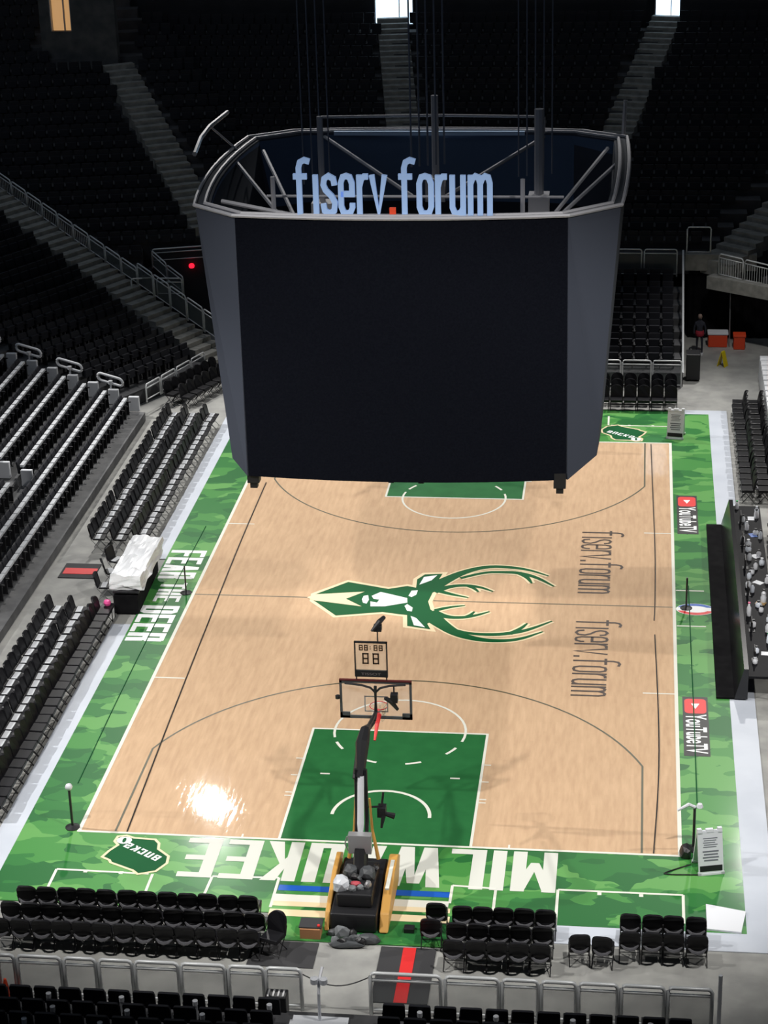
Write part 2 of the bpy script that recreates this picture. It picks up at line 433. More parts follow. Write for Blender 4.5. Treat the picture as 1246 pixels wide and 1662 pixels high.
for s in (-1, 1):
    mb = MB(); r3 = 7.24; cy = s * (14.325 - 1.6)
    a0 = math.acos(6.706 / r3)
    pts = [(6.706, s * 14.3), (6.706, s * 10.06)]
    pts += [(r3 * math.cos(a), cy - s * r3 * math.sin(a)) for a in [a0 + (math.pi - 2 * a0) * i / 48 for i in range(49)]]
    pts += [(-6.706, s * 10.06), (-6.706, s * 14.3)]
    ribbon(mb, pts, .055, lambda a, b: (a, b), z)
    mb.build('three_point_line', M_dline, court)['label'] = ('near' if s < 0 else 'far') + ' dark three-point line'
    mb = MB(); line(*((-7.6, 0, -3.7, 0, .05) if s < 0 else (0.1, 0, 7.6, 0, .05)))
    mb.build('half_court_line', M_dline, court)

# emblem
BODY = [(-3.73, 0.22), (-2.79, 1.23), (-1.43, 0.78), (-0.85, 1.04), (-0.52, 0.92), (-0.15, 1.25), (0.31, 0.94), (0.02, 0.59), (-0.06, -0.08), (0.07, -0.65), (0.35, -1.03), (0.07, -1.68), (-0.33, -1.16), (-0.9, -1.06), (-1.41, -0.94), (-2.84, -1.29), (-3.7, -0.23)]
WEDGE = [(-3.95, -0.03), (-3.73, 0.22), (-2.16, 0.52), (-2.69, -0.05), (-2.12, -0.58), (-3.7, -0.23)]
EAR1 = [(-0.55, 0.89), (-0.58, 1.57), (-0.37, 1.97), (0.2, 2.05), (0.11, 1.53), (-0.05, 0.92)]
EAR2 = [(-0.64, -0.93), (-0.53, -1.88), (0.21, -2.07), (0.07, -1.68), (0.25, -1.44), (-0.23, -0.83)]
WH = [[(-1.9, 0.21), (-1.65, 0.52), (-1.43, 0.43), (-0.75, 0.12), (-0.71, -0.21), (-1.39, -0.53), (-1.84, -0.56), (-1.89, -0.2), (-1.67, -0.27), (-1.62, -0.05), (-1.81, 0.0)],
      [(-2.18, -0.05), (-2.15, 0.2), (-2.02, 0.26), (-1.95, -0.07), (-1.99, -0.37), (-2.11, -0.31)],
      [(-0.73, 0.29), (-0.67, 0.68), (-0.47, 0.72), (-0.49, 0.39), (-0.62, 0.21)],
      [(-0.77, -0.46), (-0.7, -0.32), (-0.5, -0.57), (-0.5, -0.85), (-0.65, -0.81)],
      [(-0.47, 1.15), (-0.38, 1.76), (0.04, 1.92), (-0.11, 1.51)],
      [(-0.5, -1.17), (-0.31, -1.31), (0.03, -1.95), (-0.33, -1.82)]]
ANT = [([(-0.11, 0.83), (0.39, 1.63), (0.91, 2.27), (1.61, 2.72), (2.34, 2.71), (3.0, 2.53), (3.64, 2.09)], [0.279, 0.203, 0.139, 0.101, 0.089, 0.063, 0.019]),
       ([(0.81, 1.74), (1.57, 2.26), (2.15, 2.3), (2.65, 2.29), (3.25, 1.98), (3.85, 1.3)], [0.063, 0.07, 0.082, 0.101, 0.076, 0.019]),
       ([(2.65, 2.29), (2.96, 1.96), (3.13, 1.49)], [0.101, 0.076, 0.019]),
       ([(0.05, 0.67), (0.51, 1.09), (1.0, 1.22), (1.51, 1.1), (1.93, 0.79)], [0.165, 0.101, 0.082, 0.063, 0.019]),
       ([(1.08, 1.19), (1.31, 1.01), (1.47, 0.73)], [0.076, 0.057, 0.019]),
       ([(0.19, 0.73), (0.64, 0.49), (1.18, 0.29)], [0.101, 0.07, 0.019]),
       ([(0.08, -1.05), (0.48, -1.66), (1.02, -2.32), (1.66, -2.66), (2.28, -2.74), (2.95, -2.61), (3.66, -2.0)], [0.317, 0.241, 0.177, 0.127, 0.095, 0.076, 0.019]),
       ([(0.86, -2.02), (1.43, -2.3), (2.25, -2.32), (2.91, -2.09), (3.31, -1.82), (3.9, -1.25)], [0.063, 0.07, 0.095, 0.089, 0.063, 0.019]),
       ([(2.65, -2.22), (2.97, -1.84), (3.15, -1.45)], [0.089, 0.063, 0.019]),
       ([(0.12, -0.81), (0.65, -1.2), (1.2, -1.17), (1.6, -0.95), (1.93, -0.69)], [0.177, 0.101, 0.082, 0.057, 0.019]),
       ([(1.23, -1.13), (1.36, -0.97), (1.46, -0.72)], [0.076, 0.051, 0.019]),
       ([(0.22, -0.72), (0.65, -0.45), (1.13, -0.3)], [0.089, 0.063, 0.019])]
ident = lambda a, b: (a, b)
mb = MB()
for P in (BODY, EAR1, EAR2):
    ribbon(mb, P, .26, ident, Z + .006, None, 0, True)
for P, w in ANT:
    P2, W2 = P, [q * 1.7 + .19 for q in w]
    pw = smoothline([(*a, b) for a, b in zip(P2, W2)], 2); ribbon(mb, [q[:2] for q in pw], [q[2] for q in pw], ident, Z + .006, None, 0)
for q_, P in enumerate((BODY, EAR1, EAR2)): mb.prism(P, Z + .0086 + q_ * .0003 - .0006, Z + .0086 + q_ * .0003 - .0006, 1)
for P, w in ANT:
    pw = smoothline([(*a, b * 1.9 + .03) for a, b in zip(P, w)], 2); ribbon(mb, [q[:2] for q in pw], [q[2] for q in pw], ident, Z + .009, None, 1)
mb.prism(WEDGE, Z + .012, Z + .012, 0)
for P in WH: mb.prism(P, Z + .013, Z + .013, 2)
mb.build('deer_emblem', [M_cream, M_dgreen, M_bwhite], court)

# end line name, side wording, venue names
for s in (1, -1):
    mb = MB(); H = 1.78
    w, t, g = .40, .155, .075
    tot = block_text(MB(), 'MILWAUKEE', ident, w, t, g, 0)
    sx = 9.35 / tot
    T = (lambda a, b: (4.64 - a * sx, -14.47 - b * H)) if s == 1 else (lambda a, b: (-4.64 + a * sx, 14.47 + b * H))
    block_text(mb, 'MILWAUKEE', T, w, t, g, Z + .006)
    o = mb.build('end_lettering', M_letter, court); o['label'] = 'near white capital lettering' if s == 1 else 'far white capital lettering'
H = 1.2
for txt, y0, y1 in (('FEAR', 3.42, 1.12), ('THE', .82, -.62), ('DEER', -.92, -3.45)):
    mb = MB(); tot = block_text(MB(), txt, ident, .40, .165, .05, 0); k = (y0 - y1) / tot
    if txt == 'THE': block_text(mb, txt, lambda a, b: (-9.0 + .15 + b * .85, y0 - a * k), .40, .165, .05, Z + .006)
    else: block_text(mb, txt, lambda a, b: (-9.08 + b * H, y0 - a * k), .40, .165, .05, Z + .006)
    mb.build('side_word', M_bwhite, court)
for y0, x0 in ((5.86, 4.62), (-1.1, 4.64)):
    mb = MB(); H = 1.38; kk = 5.0 / arc_text('fiserv.forum', ident, .05, .045, lambda *a: None)
    arc_text('fiserv.forum', None, .06, .045, lambda c, p, w, x: ribbon(mb, p, w, lambda a, b: (x0 + b * H, y0 - a * kk), Z + .006))
    o = mb.build('venue_lettering', M_type, court); o['label'] = 'dark lettering beyond half court' if y0 > 0 else 'dark lettering on the near half'

# two sponsor decals with play button and wordmark
def font_text(txt, size=1.0, off=0.0):
    cu = bpy.data.curves.new('t', 'FONT'); cu.body = txt; cu.size = size; cu.offset = off
    o = bpy.data.objects.new('t', cu); C.objects.link(o)
    dg = bpy.context.evaluated_depsgraph_get(); dg.update()
    me = bpy.data.meshes.new_from_object(o.evaluated_get(dg))
    vs = [tuple(v.co[:2]) for v in me.vertices]; fs = [tuple(p.vertices) for p in me.polygons]
    bpy.data.objects.remove(o); bpy.data.curves.remove(cu); bpy.data.meshes.remove(me)
    x0 = min(v[0] for v in vs); x1 = max(v[0] for v in vs); y0 = min(v[1] for v in vs); y1 = max(v[1] for v in vs)
    return [((v[0] - x0) / (x1 - x0), (v[1] - y0) / (y1 - y0)) for v in vs], fs


tv, tf = font_text('YouTubeTV', 1, .02)
for y0, which in ((9.2, 'far'), (-5.92, 'near')):
    mb = MB(); xa, xb = 7.82, 8.53; L = 3.42
    mb.rect(xa, y0 - L, xb, y0, Z + .004, 0)
    rr = []
    for cx, cy, a0 in ((xb - .17, y0 - .27, 0), (xa + .17, y0 - .27, 90), (xa + .17, y0 - .86, 180), (xb - .17, y0 - .86, 270)):
        rr += [(cx + .12 * math.cos(math.radians(a0 + k * 30)), cy + .14 * math.sin(math.radians(a0 + k * 30))) for k in range(4)]
    mb.prism(rr, Z + .007, Z + .007, 1)
    xm = (xa + xb) / 2; mb.prism([(xm - .12, y0 - .42), (xm + .12, y0 - .42), (xm, y0 - .74)], Z + .010, Z + .010, 2)
    mb.add([(xa + .07 + v * (xb - xa - .13), y0 - 1.05 - u * (L - 1.2), Z + .008) for u, v in tv], tf, 2)
    o = mb.build('sponsor_decal', [M_dkpaint, M_red, M_bwhite], court); o['label'] = which + ' black decal with red play button'
# oval decal by the half court line
mb = MB()
el = lambda rx, ry, a, b: [(8.3 + rx * math.cos(a + (b - a) * i / 20), -.12 + ry * math.sin(a + (b - a) * i / 20)) for i in range(21)]
mb.prism(el(.6, .42, 0, 6.28), Z + .006, Z + .006, 0); mb.prism(el(.57, .40, .35, 2.8), Z + .008, Z + .008, 1); mb.prism(el(.57, .40, 3.4, 6.0), Z + .008, Z + .008, 2)
mb.prism([(x, y) for x, y in [(8.3 + .42 * math.cos(a * .3), -.12 + .24 * math.sin(a * .3)) for a in range(21)]], Z + .010, Z + .010, 0)
mb.build('oval_decal', [M_bwhite, M_blue, M_red], court)

# state-shaped badges
BADGE = [(-6.75, -15.53), (-6.64, -15.23), (-6.48, -14.95), (-6.61, -14.78), (-6.58, -14.55), (-6.37, -14.49), (-6.14, -14.59), (-5.59, -14.62), (-5.45, -14.8), (-5.41, -15.06), (-5.08, -15.37), (-5.05, -15.69), (-5.25, -16.07), (-5.67, -16.24), (-5.83, -16.08), (-6.47, -15.77), (-6.53, -15.66)]
for s in (1, -1):
    mb = MB(); TT = lambda a, b: (s * a, s * b)
    mb.prism([TT(*q) for q in BADGE], Z + .006, Z + .006, 1); ribbon(mb, BADGE, .07, TT, Z + .008, None, 0, True)
    ang = math.atan2(-15.13 + 15.75, -6.34 + 5.34)
    tot = block_text(MB(), 'BUCKS', ident, .62, .22, .22, 0); L = 1.15; H = .24
    def T2(a, b):
        u = a / tot * L; v = b * H
        return TT(-5.36 + u * math.cos(ang) + v * math.sin(ang), -15.62 + u * math.sin(ang) - v * math.cos(ang))
    block_text(mb, 'BUCKS', T2, .62, .22, .22, Z + .010, 2)
    mb.prism([TT(-6.37 + .2 * math.cos(a * .52), -14.72 + .17 * math.sin(a * .52)) for a in range(12)], Z + .009, Z + .009, 2)
    mb.prism([TT(-6.37 + .05 * math.cos(a * .52), -14.72 + .12 * math.sin(a * .52)) for a in range(12)], Z + .011, Z + .011, 1)
    o = mb.build('state_badge', [M_cream, M_dgreen, M_bwhite], court); o['label'] = ('near' if s == 1 else 'far') + ' state outline badge'
# white seating boxes and the blue, white and gold stripes behind the key
mb = MB(); z = Z + .005
for s in (1, -1):
  for seg in (lambda x: x > 4.6, lambda x: 2 < x < 4, lambda x: x < -5, lambda x: -4 < x < -2):
    mb = MB()
    for a in [(4.70, -17.6, 4.70, -16.1), (4.70, -16.1, 7.70, -16.1), (7.70, -16.1, 7.70, -17.3), (2.14, -16.9, 2.14, -16.12), (2.14, -16.12, 3.2, -16.18), (3.2, -16.18, 3.2, -17.4),
              (-7.75, -17.2, -7.75, -16.16), (-7.75, -16.16, -5.4, -16.2), (-5.30, -16.2, -5.30, -17.2), (-3.8, -16.2, -3.85, -17.2), (-3.8, -16.18, -2.14, -16.12), (-2.14, -16.12, -2.14, -17.4)]:
        if seg(a[0]): line(s * a[0], s * a[1], s * a[2], s * a[3], .07)
    for x in (5.7, 6.7, -7.0, -6.1):
        if seg(x): line(s * x, s * -16.14, s * x, s * -16.26, .1)
    mb.build('seating_box', M_line, court)
mb = MB()
for s in (1, -1):
    for y0, y1, mi, x0, x1 in ((-16.42, -16.66, 0, -2.08, 2.12), (-16.82, -17.12, 1, -2.12, 2.12), (-17.12, -17.32, 2, -2.12, 2.18), (-17.46, -17.74, 2, -2.14, 2.2)):
        mb = MB(); a, b = sorted((s * y0, s * y1)); mb.rect(x0, a, x1, b, Z + .006)
        mb.build('painted_stripe', (M_blue, M_line, M_cream)[mi], court)['label'] = ('blue', 'white', 'gold')[mi] + ' stripe'

# floor mats near the basket
def floor_item(name, label, cat, rects, mats):
    mb = MB()
    for x0, y0, x1, y1, z0, z1, mi in rects: mb.box(x0, y0, z0, x1, y1, z1, mi)
    return tag(mb.build(name, mats), label, cat)


floor_item('floor_mat', 'dark grey rubber mat left of the basket, behind the green border', 'mat', [(-2.3, -19.75, -1.0, -1.0 + .25, -18.75, -.01, 0)] and [(-2.3, -19.75, -.75, -18.75, -.03, -.01, 0)], [M_mat])
r = floor_item('cable_ramp', 'dark cable ramp with a red stripe running under the near railing', 'cable ramp', [(.72, -20.9, 2.0, -18.78, -.03, .0, 0)], [M_mat])
mb = MB(); mb.box(1.24, -20.9, -.0, 1.54, -18.8, .012); mb.build('red_stripe', M_red, r)
r = floor_item('cable_ramp', 'dark cable ramp with a red stripe at the right edge behind the scorers table', 'cable ramp', [(10.75, 4.0, 12.2, 5.0, -.03, .0, 0)], [M_mat])
mb = MB(); mb.box(10.78, 4.3, 0, 12.15, 4.7, .012); mb.build('red_stripe', M_red, r)
r = floor_item('cable_ramp', 'short dark cable ramp with a red stripe crossing the left walkway', 'cable ramp', [(-12.4, 1.02, -11.2, 2.15, -.03, .0, 0)], [M_mat])
mb = MB(); mb.box(-12.32, 1.3, 0, -11.22, 1.75, .012); mb.build('red_stripe', M_red, r)
mb = MB(); mb.prism([(8.23, -16.5), (9.16, -16.74), (9.02, -17.61), (8.23, -17.53)], .0, .05)
tag(mb.build('foam_pad', M_white), 'white flat pad on the green border at the near right corner', 'pad')

# ------------------------------------------------------------------ terraces
def terrace(name, P, ang, rows, pitch, rise, z0, clip, M, label):
    """rows step outward from point P; rows run along ang; clip(o)->(a0,a1)"""
    mb = MB(); dx, dy = math.cos(ang), math.sin(ang); nx, ny = -dy, dx
    for i in range(rows):
        o0, o1 = i * pitch, (i + 1) * pitch; a0, a1 = clip(o0); z1 = z0 + i * rise
        q = [(P[0] + dx * a + nx * o, P[1] + dy * a + ny * o) for a, o in ((a0, o0), (a1, o0), (a1, o1), (a0, o1))]
        mb.prism(q, max(-.03, z1 - rise * 2.2), z1)
    return struct(mb.build(name, M), label)


rad = math.radians
SEATS = []   # (x, y, z, rz, zone, row)


def fill(P, ang, rows, pitch, rise, z0, clip, face, zone, gaps=(), sp=.55, off=.55, keep=None):
    dx, dy = math.cos(ang), math.sin(ang); nx, ny = -dy, dx
    for i in range(rows):
        a0, a1 = clip(i * pitch); n = int((a1 - a0) / sp)
        for k in range(n):
            a = a0 + sp * (k + .5)
            if any(g(i, a) for g in gaps): continue
            o = i * pitch + off
            x, y = P[0] + dx * a + nx * o, P[1] + dy * a + ny * o
            if keep and not keep(x, y): continue
            SEATS.append((x, y, z0 + i * rise, face, zone, i))


# left retractable block, rows along y, outward = -x
LP, LA = (-12.9, 0), rad(90)
lc = lambda o: (-13.5, 16.0)
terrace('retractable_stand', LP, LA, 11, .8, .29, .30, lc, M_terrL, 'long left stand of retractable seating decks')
fill(LP, LA, 11, .8, .29, .30, lc, -math.pi / 2, 'left', [lambda i, a: i >= 2 and 5.3 < a < 6.7], .52)
# left corner: rows at 61 degrees
CP, CA = (-11.3, 21.9), rad(61)
cc = lambda o: ((-5.0 - .485 * o) / .875 if o < 6 else -9.0, 0.0)
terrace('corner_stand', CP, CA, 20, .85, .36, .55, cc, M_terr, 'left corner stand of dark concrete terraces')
fill(CP, CA, 20, .85, .36, .55, cc, -math.pi / 2 - rad(29) + 0, 'corner')
# upper left: gradient (-.087,.49)
g = math.hypot(.087, .49); UA = math.atan2(.087, .49)
UP = (-16.7, 25.6)
# seats stand beyond the aisle and around the vomitory pit
def uclip(o): return (-.2 - o * .40 if o > 0 else 0, 9.3 - o * .55 if True else 0)
terrace('far_left_stand', UP, UA, 27, .85, .85 * g, 3.3, lambda o: (-1.2 - o * 1.1, 1.6 if o < 1.2 else 9.6 - o * .50), M_terr, 'upper left terraces beyond the corner aisle')
pit = lambda x, y: not (x > -15.2 and y < 27.3)
fill(UP, UA, 27, .85, .85 * g, 3.3, lambda o: (0 - o * 1.1, 9.2 - o * .42), math.pi + UA, 'upper', keep=pit)
# far end: fixed bowl
FP = (-8.2, 27.6)
fz = lambda y: 3.6 + .45 * (y - 27.6)
gapsF = [lambda i, a: abs(FP[0] + a - (-5.0 - (i * .85 + 27.6 - 38.8) * .15)) < .75,
         lambda i, a: abs(FP[0] + a - (5.2 + (i * .85 + 27.6 - 35.7) * .25)) < .72]
fclip = lambda o: (-2.6 - o * .50, 17.4 + o * .70)
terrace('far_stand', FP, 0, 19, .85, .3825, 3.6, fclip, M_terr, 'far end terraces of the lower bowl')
fill(FP, 0, 19, .85, .3825, 3.6, lambda o: (-2.0 - o * .50, 17.4 + o * .70), math.pi, 'far')
# right corner beyond the far right aisle
RP, RA = (19.5, 12.5), rad(-235 + 180 + 0)
RA = math.atan2(24.9 - 12.5, 11.6 - 19.5)
terrace('right_corner_stand', RP, RA, 14, .85, .38, 3.0, lambda o: (-2, 14.8 + 0 * o), M_terr, 'right corner terraces above the tunnel') if False else None
RC = (11.3, 25.4); RCA = rad(-33)
terrace('right_corner_stand', RC, RCA, 12, .85, .38, 3.3, lambda o: (0.2, 8), M_terr, 'right corner terraces above the tunnel')
fill(RC, RCA, 12, .85, .38, 3.3, lambda o: (.5, 8), math.pi + RCA, 'right corner')
# far retractable block
BP = (-8.1, 20.9)
terrace('far_retractable_stand', BP, 0, 7, .88, .30, .55, lambda o: (0, 16.3), M_terr, 'far retractable seating deck behind the far railing')
fill(BP, 0, 7, .88, .30, .55, lambda o: (0, 16.3), math.pi, 'far block', off=.5)
# right side block
terrace('right_side_stand', (11.95, 25), rad(-90), 6, .8, .29, .30, lambda o: (0, 33), M_terrL, 'right side seating deck behind the scorers')
fill((11.95, 25), rad(-90), 6, .8, .29, .30, lambda o: (0, 33), math.pi / 2, 'right', off=.5)
# near stand: outward = -y
NP = (12, -21.85)
terrace('near_stand', NP, rad(180), 5, .85, .30, .34, lambda o: (0, 26), M_terr, 'near end terraces below the camera')
fill(NP, rad(180), 3, .85, .30, .34, lambda o: (4.2, 11.35), 0, 'near right', off=.45)
fill(NP, rad(180), 3, .85, .30, .34, lambda o: (12.95, 22), 0, 'near left', off=.45)

# concourse wall behind the top rows with its lit doorways
mb = MB()
def wallx(x0, x1, z0, z1, y=44.4, mi=0): mb.box(x0, y, z0, x1, y + .3, z1, mi)
xs = [(-34, -7.0), (-5.05, 6.45), (8.1, 34)]
for a, b in xs: wallx(a, b, 0, 17)
for a, b, zz in ((-7.0, -5.05, 13.4), (6.45, 8.1, 13.4)): wallx(a, b, zz, 17); wallx(a, b, 0, 10.0 if a < -20 else 10.6)
struct(mb.build('wall_far', noisy('wall_dark', (.012, .013, .017), (.018, .02, .026), 1, .9)), 'dark concourse wall behind the far stand')
M_day = mat('daylight_glass', (.5, .6, .7), .3, emit=(.62, .82, 1.0), estr=3.0)
M_warm = mat('warm_glass', (.5, .4, .3), .3, emit=(1.0, .55, .22), estr=.45)
for i, (x0, x1, z1, m) in enumerate([(-6.95, -5.1, 13.4, M_day), (6.9, 8.05, 13.4, M_day), (-21.9, -20.95, 13.5, M_warm)]):
    mb = MB(); YD = 38.95 if x0 < -20 else 44.75; mb.box(x0, YD, 11.35 if x0 < -20 else 10.6, x1, YD + .1, z1)
    o = struct(mb.build('door_%d' % (i + 1), m), ['bright daylit doorway at the top of the middle aisle', 'bright daylit doorway at the top of the right aisle', 'warm lit doorway at the top left'][i])
    mb = MB(); zq = 11.36 if x0 < -20 else 10.3; mb.box(x0 - .05, YD - .3, zq, x0, YD - .03, z1); mb.box(x1, YD - .3, zq, x1 + .05, YD - .03, z1); mb.box(x0 + (x1 - x0) * .62, YD - .2, zq, x0 + (x1 - x0) * .62 + .05, YD - .05, z1)
    mb.build('door_frame', M_truss, o)
mb = MB()
for a in [(-45, -50, -44.5, 60), (44.5, -50, 45, 60), (-45, 59.5, 45, 60)]: mb.box(a[0], a[1], -.5, a[2], a[3], 31)
struct(mb.build('wall_outer', MATS['wall_dark']), 'dark outer walls')
mb = MB(); mb.box(-45, -50, 31, 45, 60, 31.4); struct(mb.build('ceiling', MATS['wall_dark']), 'dark arena roof')


# concrete portal at the head of the left aisle, with a warm lit opening
mb = MB(); PY = 38.6
for a in [(-22.45, -21.95, 9.9, 13.2), (-20.9, -18.75, 9.9, 13.2), (-21.95, -20.9, 13.8, 14.0), (-21.95, -20.9, 9.9, 11.35)]: mb.box(a[0], PY, min(a[2], 13.5) - (2 if a[2] < 12 else 0), a[1], PY + .5, max(a[3], 14.0) if a[0] != -21.95 or a[2] > 12 else a[3])
struct(mb.build('wall_portal', noisy('portal_grey', (.05, .055, .06), (.10, .10, .10), 1.5, .9)), 'grey portal walls at the head of the left aisle')

# aisles: stepped strips following each stand
def aisle(label, a, b, wid, n, M=M_step, drop=.0, seed=0):
    mb = MB(); a = Vector(a); b = Vector(b); d = (b - a); h = Vector((d.x, d.y)).normalized(); nx, ny = -h.y * wid / 2, h.x * wid / 2
    for i in range(n):
        p = a + d * (i / n); q = a + d * ((i + 1) / n)
        poly = [(p.x + nx, p.y + ny), (p.x - nx, p.y - ny), (q.x - nx, q.y - ny), (q.x + nx, q.y + ny)]
        mb.prism(poly, p.z - .5, p.z + (d.z / n) * .5 + .04)
    return struct(mb.build('aisle_steps', M), label)


def on(x, y): return fz(y)


aisle('middle aisle steps of the far stand', (-3.4, 28.0, fz(28.0)), (-6.1, 44.2, fz(44.2)), 1.5, 38)
aisle('right aisle steps of the far stand', (3.3, 28.0, fz(28.0)), (7.5, 44.2, fz(44.2)), 1.45, 38)
uz = lambda x, y: 3.3 - .087 * (x + 16.7) + .49 * (y - 25.6)
aisle('left aisle steps between the two far left stands', (-12.6, 28.4, uz(-12.6, 28.4) + .1), (-18.8, 38.5, uz(-18.8, 38.5) + .1), 1.5, 26)
aisle('corner aisle steps left of the red light', (-10.9, 21.9, .5), (-23.6, 29.0, 6.6), 1.5, 34)
aisle('far right corner aisle steps', (9.6, 26.8, 3.4), (13.6, 31.6, 5.8), 1.7, 12)

# tunnels
mb = MB()
mb.box(-15.0, 27.1, 0, -9.5, 27.35, 3.75); mb.box(-15.1, 25.6, 0, -14.9, 27.3, 3.0)
struct(mb.build('wall_vomitory', MATS['wall_dark']), 'dark wall of the left tunnel')
mb = MB(); mb.lathe([(.0, -.12), (.10, -.08), (.13, 0), (.10, .08), (0, .12)], (0, 0, 0), 12)
xl = tag(mb.build('exit_light', mat('red_glow', (.8, 0, 0), .4, emit=(1, .01, .03), estr=2.2), loc=(-13.15, 27.0, 3.12)), 'small glowing red light on the dark left tunnel wall', 'light')
mb = MB(); mb.box(8.45, 27.55, 0, 16, 27.75, 3.35)
struct(mb.build('wall_tunnel', MATS['wall_dark']), 'black tunnel back wall')
mb = MB(); n = 60
for k in range(2):
    pass
P = [(8.5 + i * .12, 27.35 + .05 * math.sin(i * 1.9)) for i in range(n)]
mb.add([(x, y, 0.0) for x, y in P] + [(x, y, 3.2) for x, y in P] + [(x, y + .02, 0.0) for x, y in P] + [(x, y + .02, 3.2) for x, y in P],
       [(i, i + 1, n + i + 1, n + i) for i in range(n - 1)] + [(2 * n + i + 1, 2 * n + i, 3 * n + i, 3 * n + i + 1) for i in range(n - 1)])
tag(mb.build('tunnel_curtain', M_drape), 'black curtain hanging across the far right tunnel', 'curtain')
mb = MB(); mb.box(8.3, 27.1, 3.05, 11.3, 27.6, 3.75)
struct(mb.build('trim_1', M_step), 'pale concrete fascia over the tunnel')

# ------------------------------------------------------------------ seats
def rounded(w, h, r, n=4, top=True):
    pts = [(-w / 2, 0), (w / 2, 0)]
    for cx, a0 in ((w / 2 - r, 0), (-w / 2 + r, 90)):
        pts += [(cx + r * math.cos(rad(a0 + k * 90 / n)), h - r + r * math.sin(rad(a0 + k * 90 / n))) for k in range(n + 1)]
    return pts


def back_panel(mb, w, h, r, th, M, bow=.03, n=4, mi=0):
    pts = rounded(w, h, r, n); k = len(pts); vs = []
    for s in (0, 1):
        for x, zz in pts: vs.append(M @ Vector((x, (th if s else 0) - bow * (1 - (2 * x / w) ** 2), zz)))
    mb.add(vs, [tuple(range(k)), tuple(range(2 * k - 1, k - 1, -1))] + [(i, k + i, k + (i + 1) % k, (i + 1) % k) for i in range(k)], mi)


# folding courtside chair (faces +y)
def courtside_chair():
    t = thing('courtside_chair', 'x', 'chair')
    mb = MB(); mb.box(-.23, -.24, .36, .23, .22, .47); mb.build('seat', M_vinyl, t, bevel=.02)
    mb = MB(); back_panel(mb, .475, .50, .20, .06, Matrix.Translation((0, -.22, .43)) @ Matrix.Rotation(rad(10), 4, 'X'), .07, 6)
    mb.build('backrest', M_vinyl, t)
    mb = MB(); mb.tube([(-.20, -.24, .50), (-.1, -.33, .46), (0, -.35, .445), (.1, -.33, .46), (.20, -.24, .50)], [.02, .04, .045, .04, .02], 6)
    mb.build('seat_shell', M_gpan, t)
    mb = MB()
    for s in (-.23, .23):
        mb.tube([(s, .20, -.025), (s, -.20, .44), (s, -.27, .62)], .013, 6); mb.tube([(s, -.24, -.025), (s, .12, .42)], .013, 6)
    mb.tube([(-.23, .15, .03), (.23, .15, .03)], .01, 6)
    mb.build('frame', M_black, t)
    return t


def sheen_chair():
    t = thing('courtside_chair', 'x', 'chair')
    mb = MB(); mb.box(-.22, -.17, .43, .22, .24, .48); q_ = mb.build('seat', M_vinyl, t, bevel=.02)
    mb = MB(); mb.box(-.20, -.10, .48, .20, .08, .50); mb.build('pad_sheen', M_seat_sheen, q_, bevel=.01)['label'] = 'painted sheen on the seat'  # vinyl sheen painted as a pale slab on the seat
    mb = MB(); back_panel(mb, .44, .46, .12, .05, Matrix.Translation((0, -.22, .46)) @ Matrix.Rotation(rad(12), 4, 'X'), .04, 4)
    mb.build('backrest', M_vinyl, t)
    mb = MB()
    for s in (-.23, .23):
        mb.tube([(s, .20, -.025), (s, -.20, .44), (s, -.27, .62)], .013, 6); mb.tube([(s, -.24, -.025), (s, .12, .42)], .013, 6)
    mb.build('frame', M_steel, t)
    return t


ch0 = courtside_chair(); wh0 = sheen_chair(); used = [False, False]


def chair(kind, x, y, rz, label, group):
    src = (ch0, wh0)[kind]
    if not used[kind]:
        used[kind] = True; src.location = (x, y, 0); src.rotation_euler = (0, 0, rz); src['label'] = label; src['group'] = group; return
    dup(src, (x, y, 0), rz, label, group)


random.seed(4)
jit = lambda a=.02: random.uniform(-a, a)
ROWN = ['front', 'middle', 'back']
for i, y in enumerate((-18.0, -18.68, -19.36)):
    x0, n = ((-7.85, 12), (-8.05, 13), (-8.1, 13))[i]
    for k in range(n):
        chair(0, x0 + k * .487 + jit(.01), y + jit(.01), jit(.05), 'black round-backed chair, %s from left in the %s row at near left' % (ordn(k + 1), ROWN[i]), 'near left courtside chairs')
    x0, n = ((2.55, 5), (2.5, 5), (2.48, 5))[i]
    for k in range(n):
        chair(0, x0 + k * .49 + jit(.01), y - .02 + jit(.01), jit(.05), 'black round-backed chair, %s from left in the %s row right of basket' % (ordn(k + 1), ROWN[i]), 'courtside chairs right of the near basket')
for i, y in enumerate((-18.05, -18.75)):
    for k in range(4):
        chair(0, 6.45 + k * .5 + jit(.01), y + jit(), jit(.05), 'black round-backed chair, %s from left in the %s row near right corner' % (ordn(k + 1), ('front', 'back')[i]), 'chairs at the near right corner')
chair(0, 5.30, -18.95, .1, 'left one of two black chairs standing alone near right', 'two lone chairs')
chair(0, 5.85, -19.0, -.1, 'right one of two black chairs standing alone near right', 'two lone chairs')
chair(0, 1.95, -17.95, 0, 'black chair at the end of the coloured stripes, right of the basket', 'chairs beside the near basket')
chair(0, 1.88, -18.6, 0, 'black chair just behind the one at the end of the coloured stripes', 'chairs beside the near basket')
chair(0, -1.75, -19.2, 2.8, 'black chair on the dark mat left of the basket', 'chairs beside the near basket')
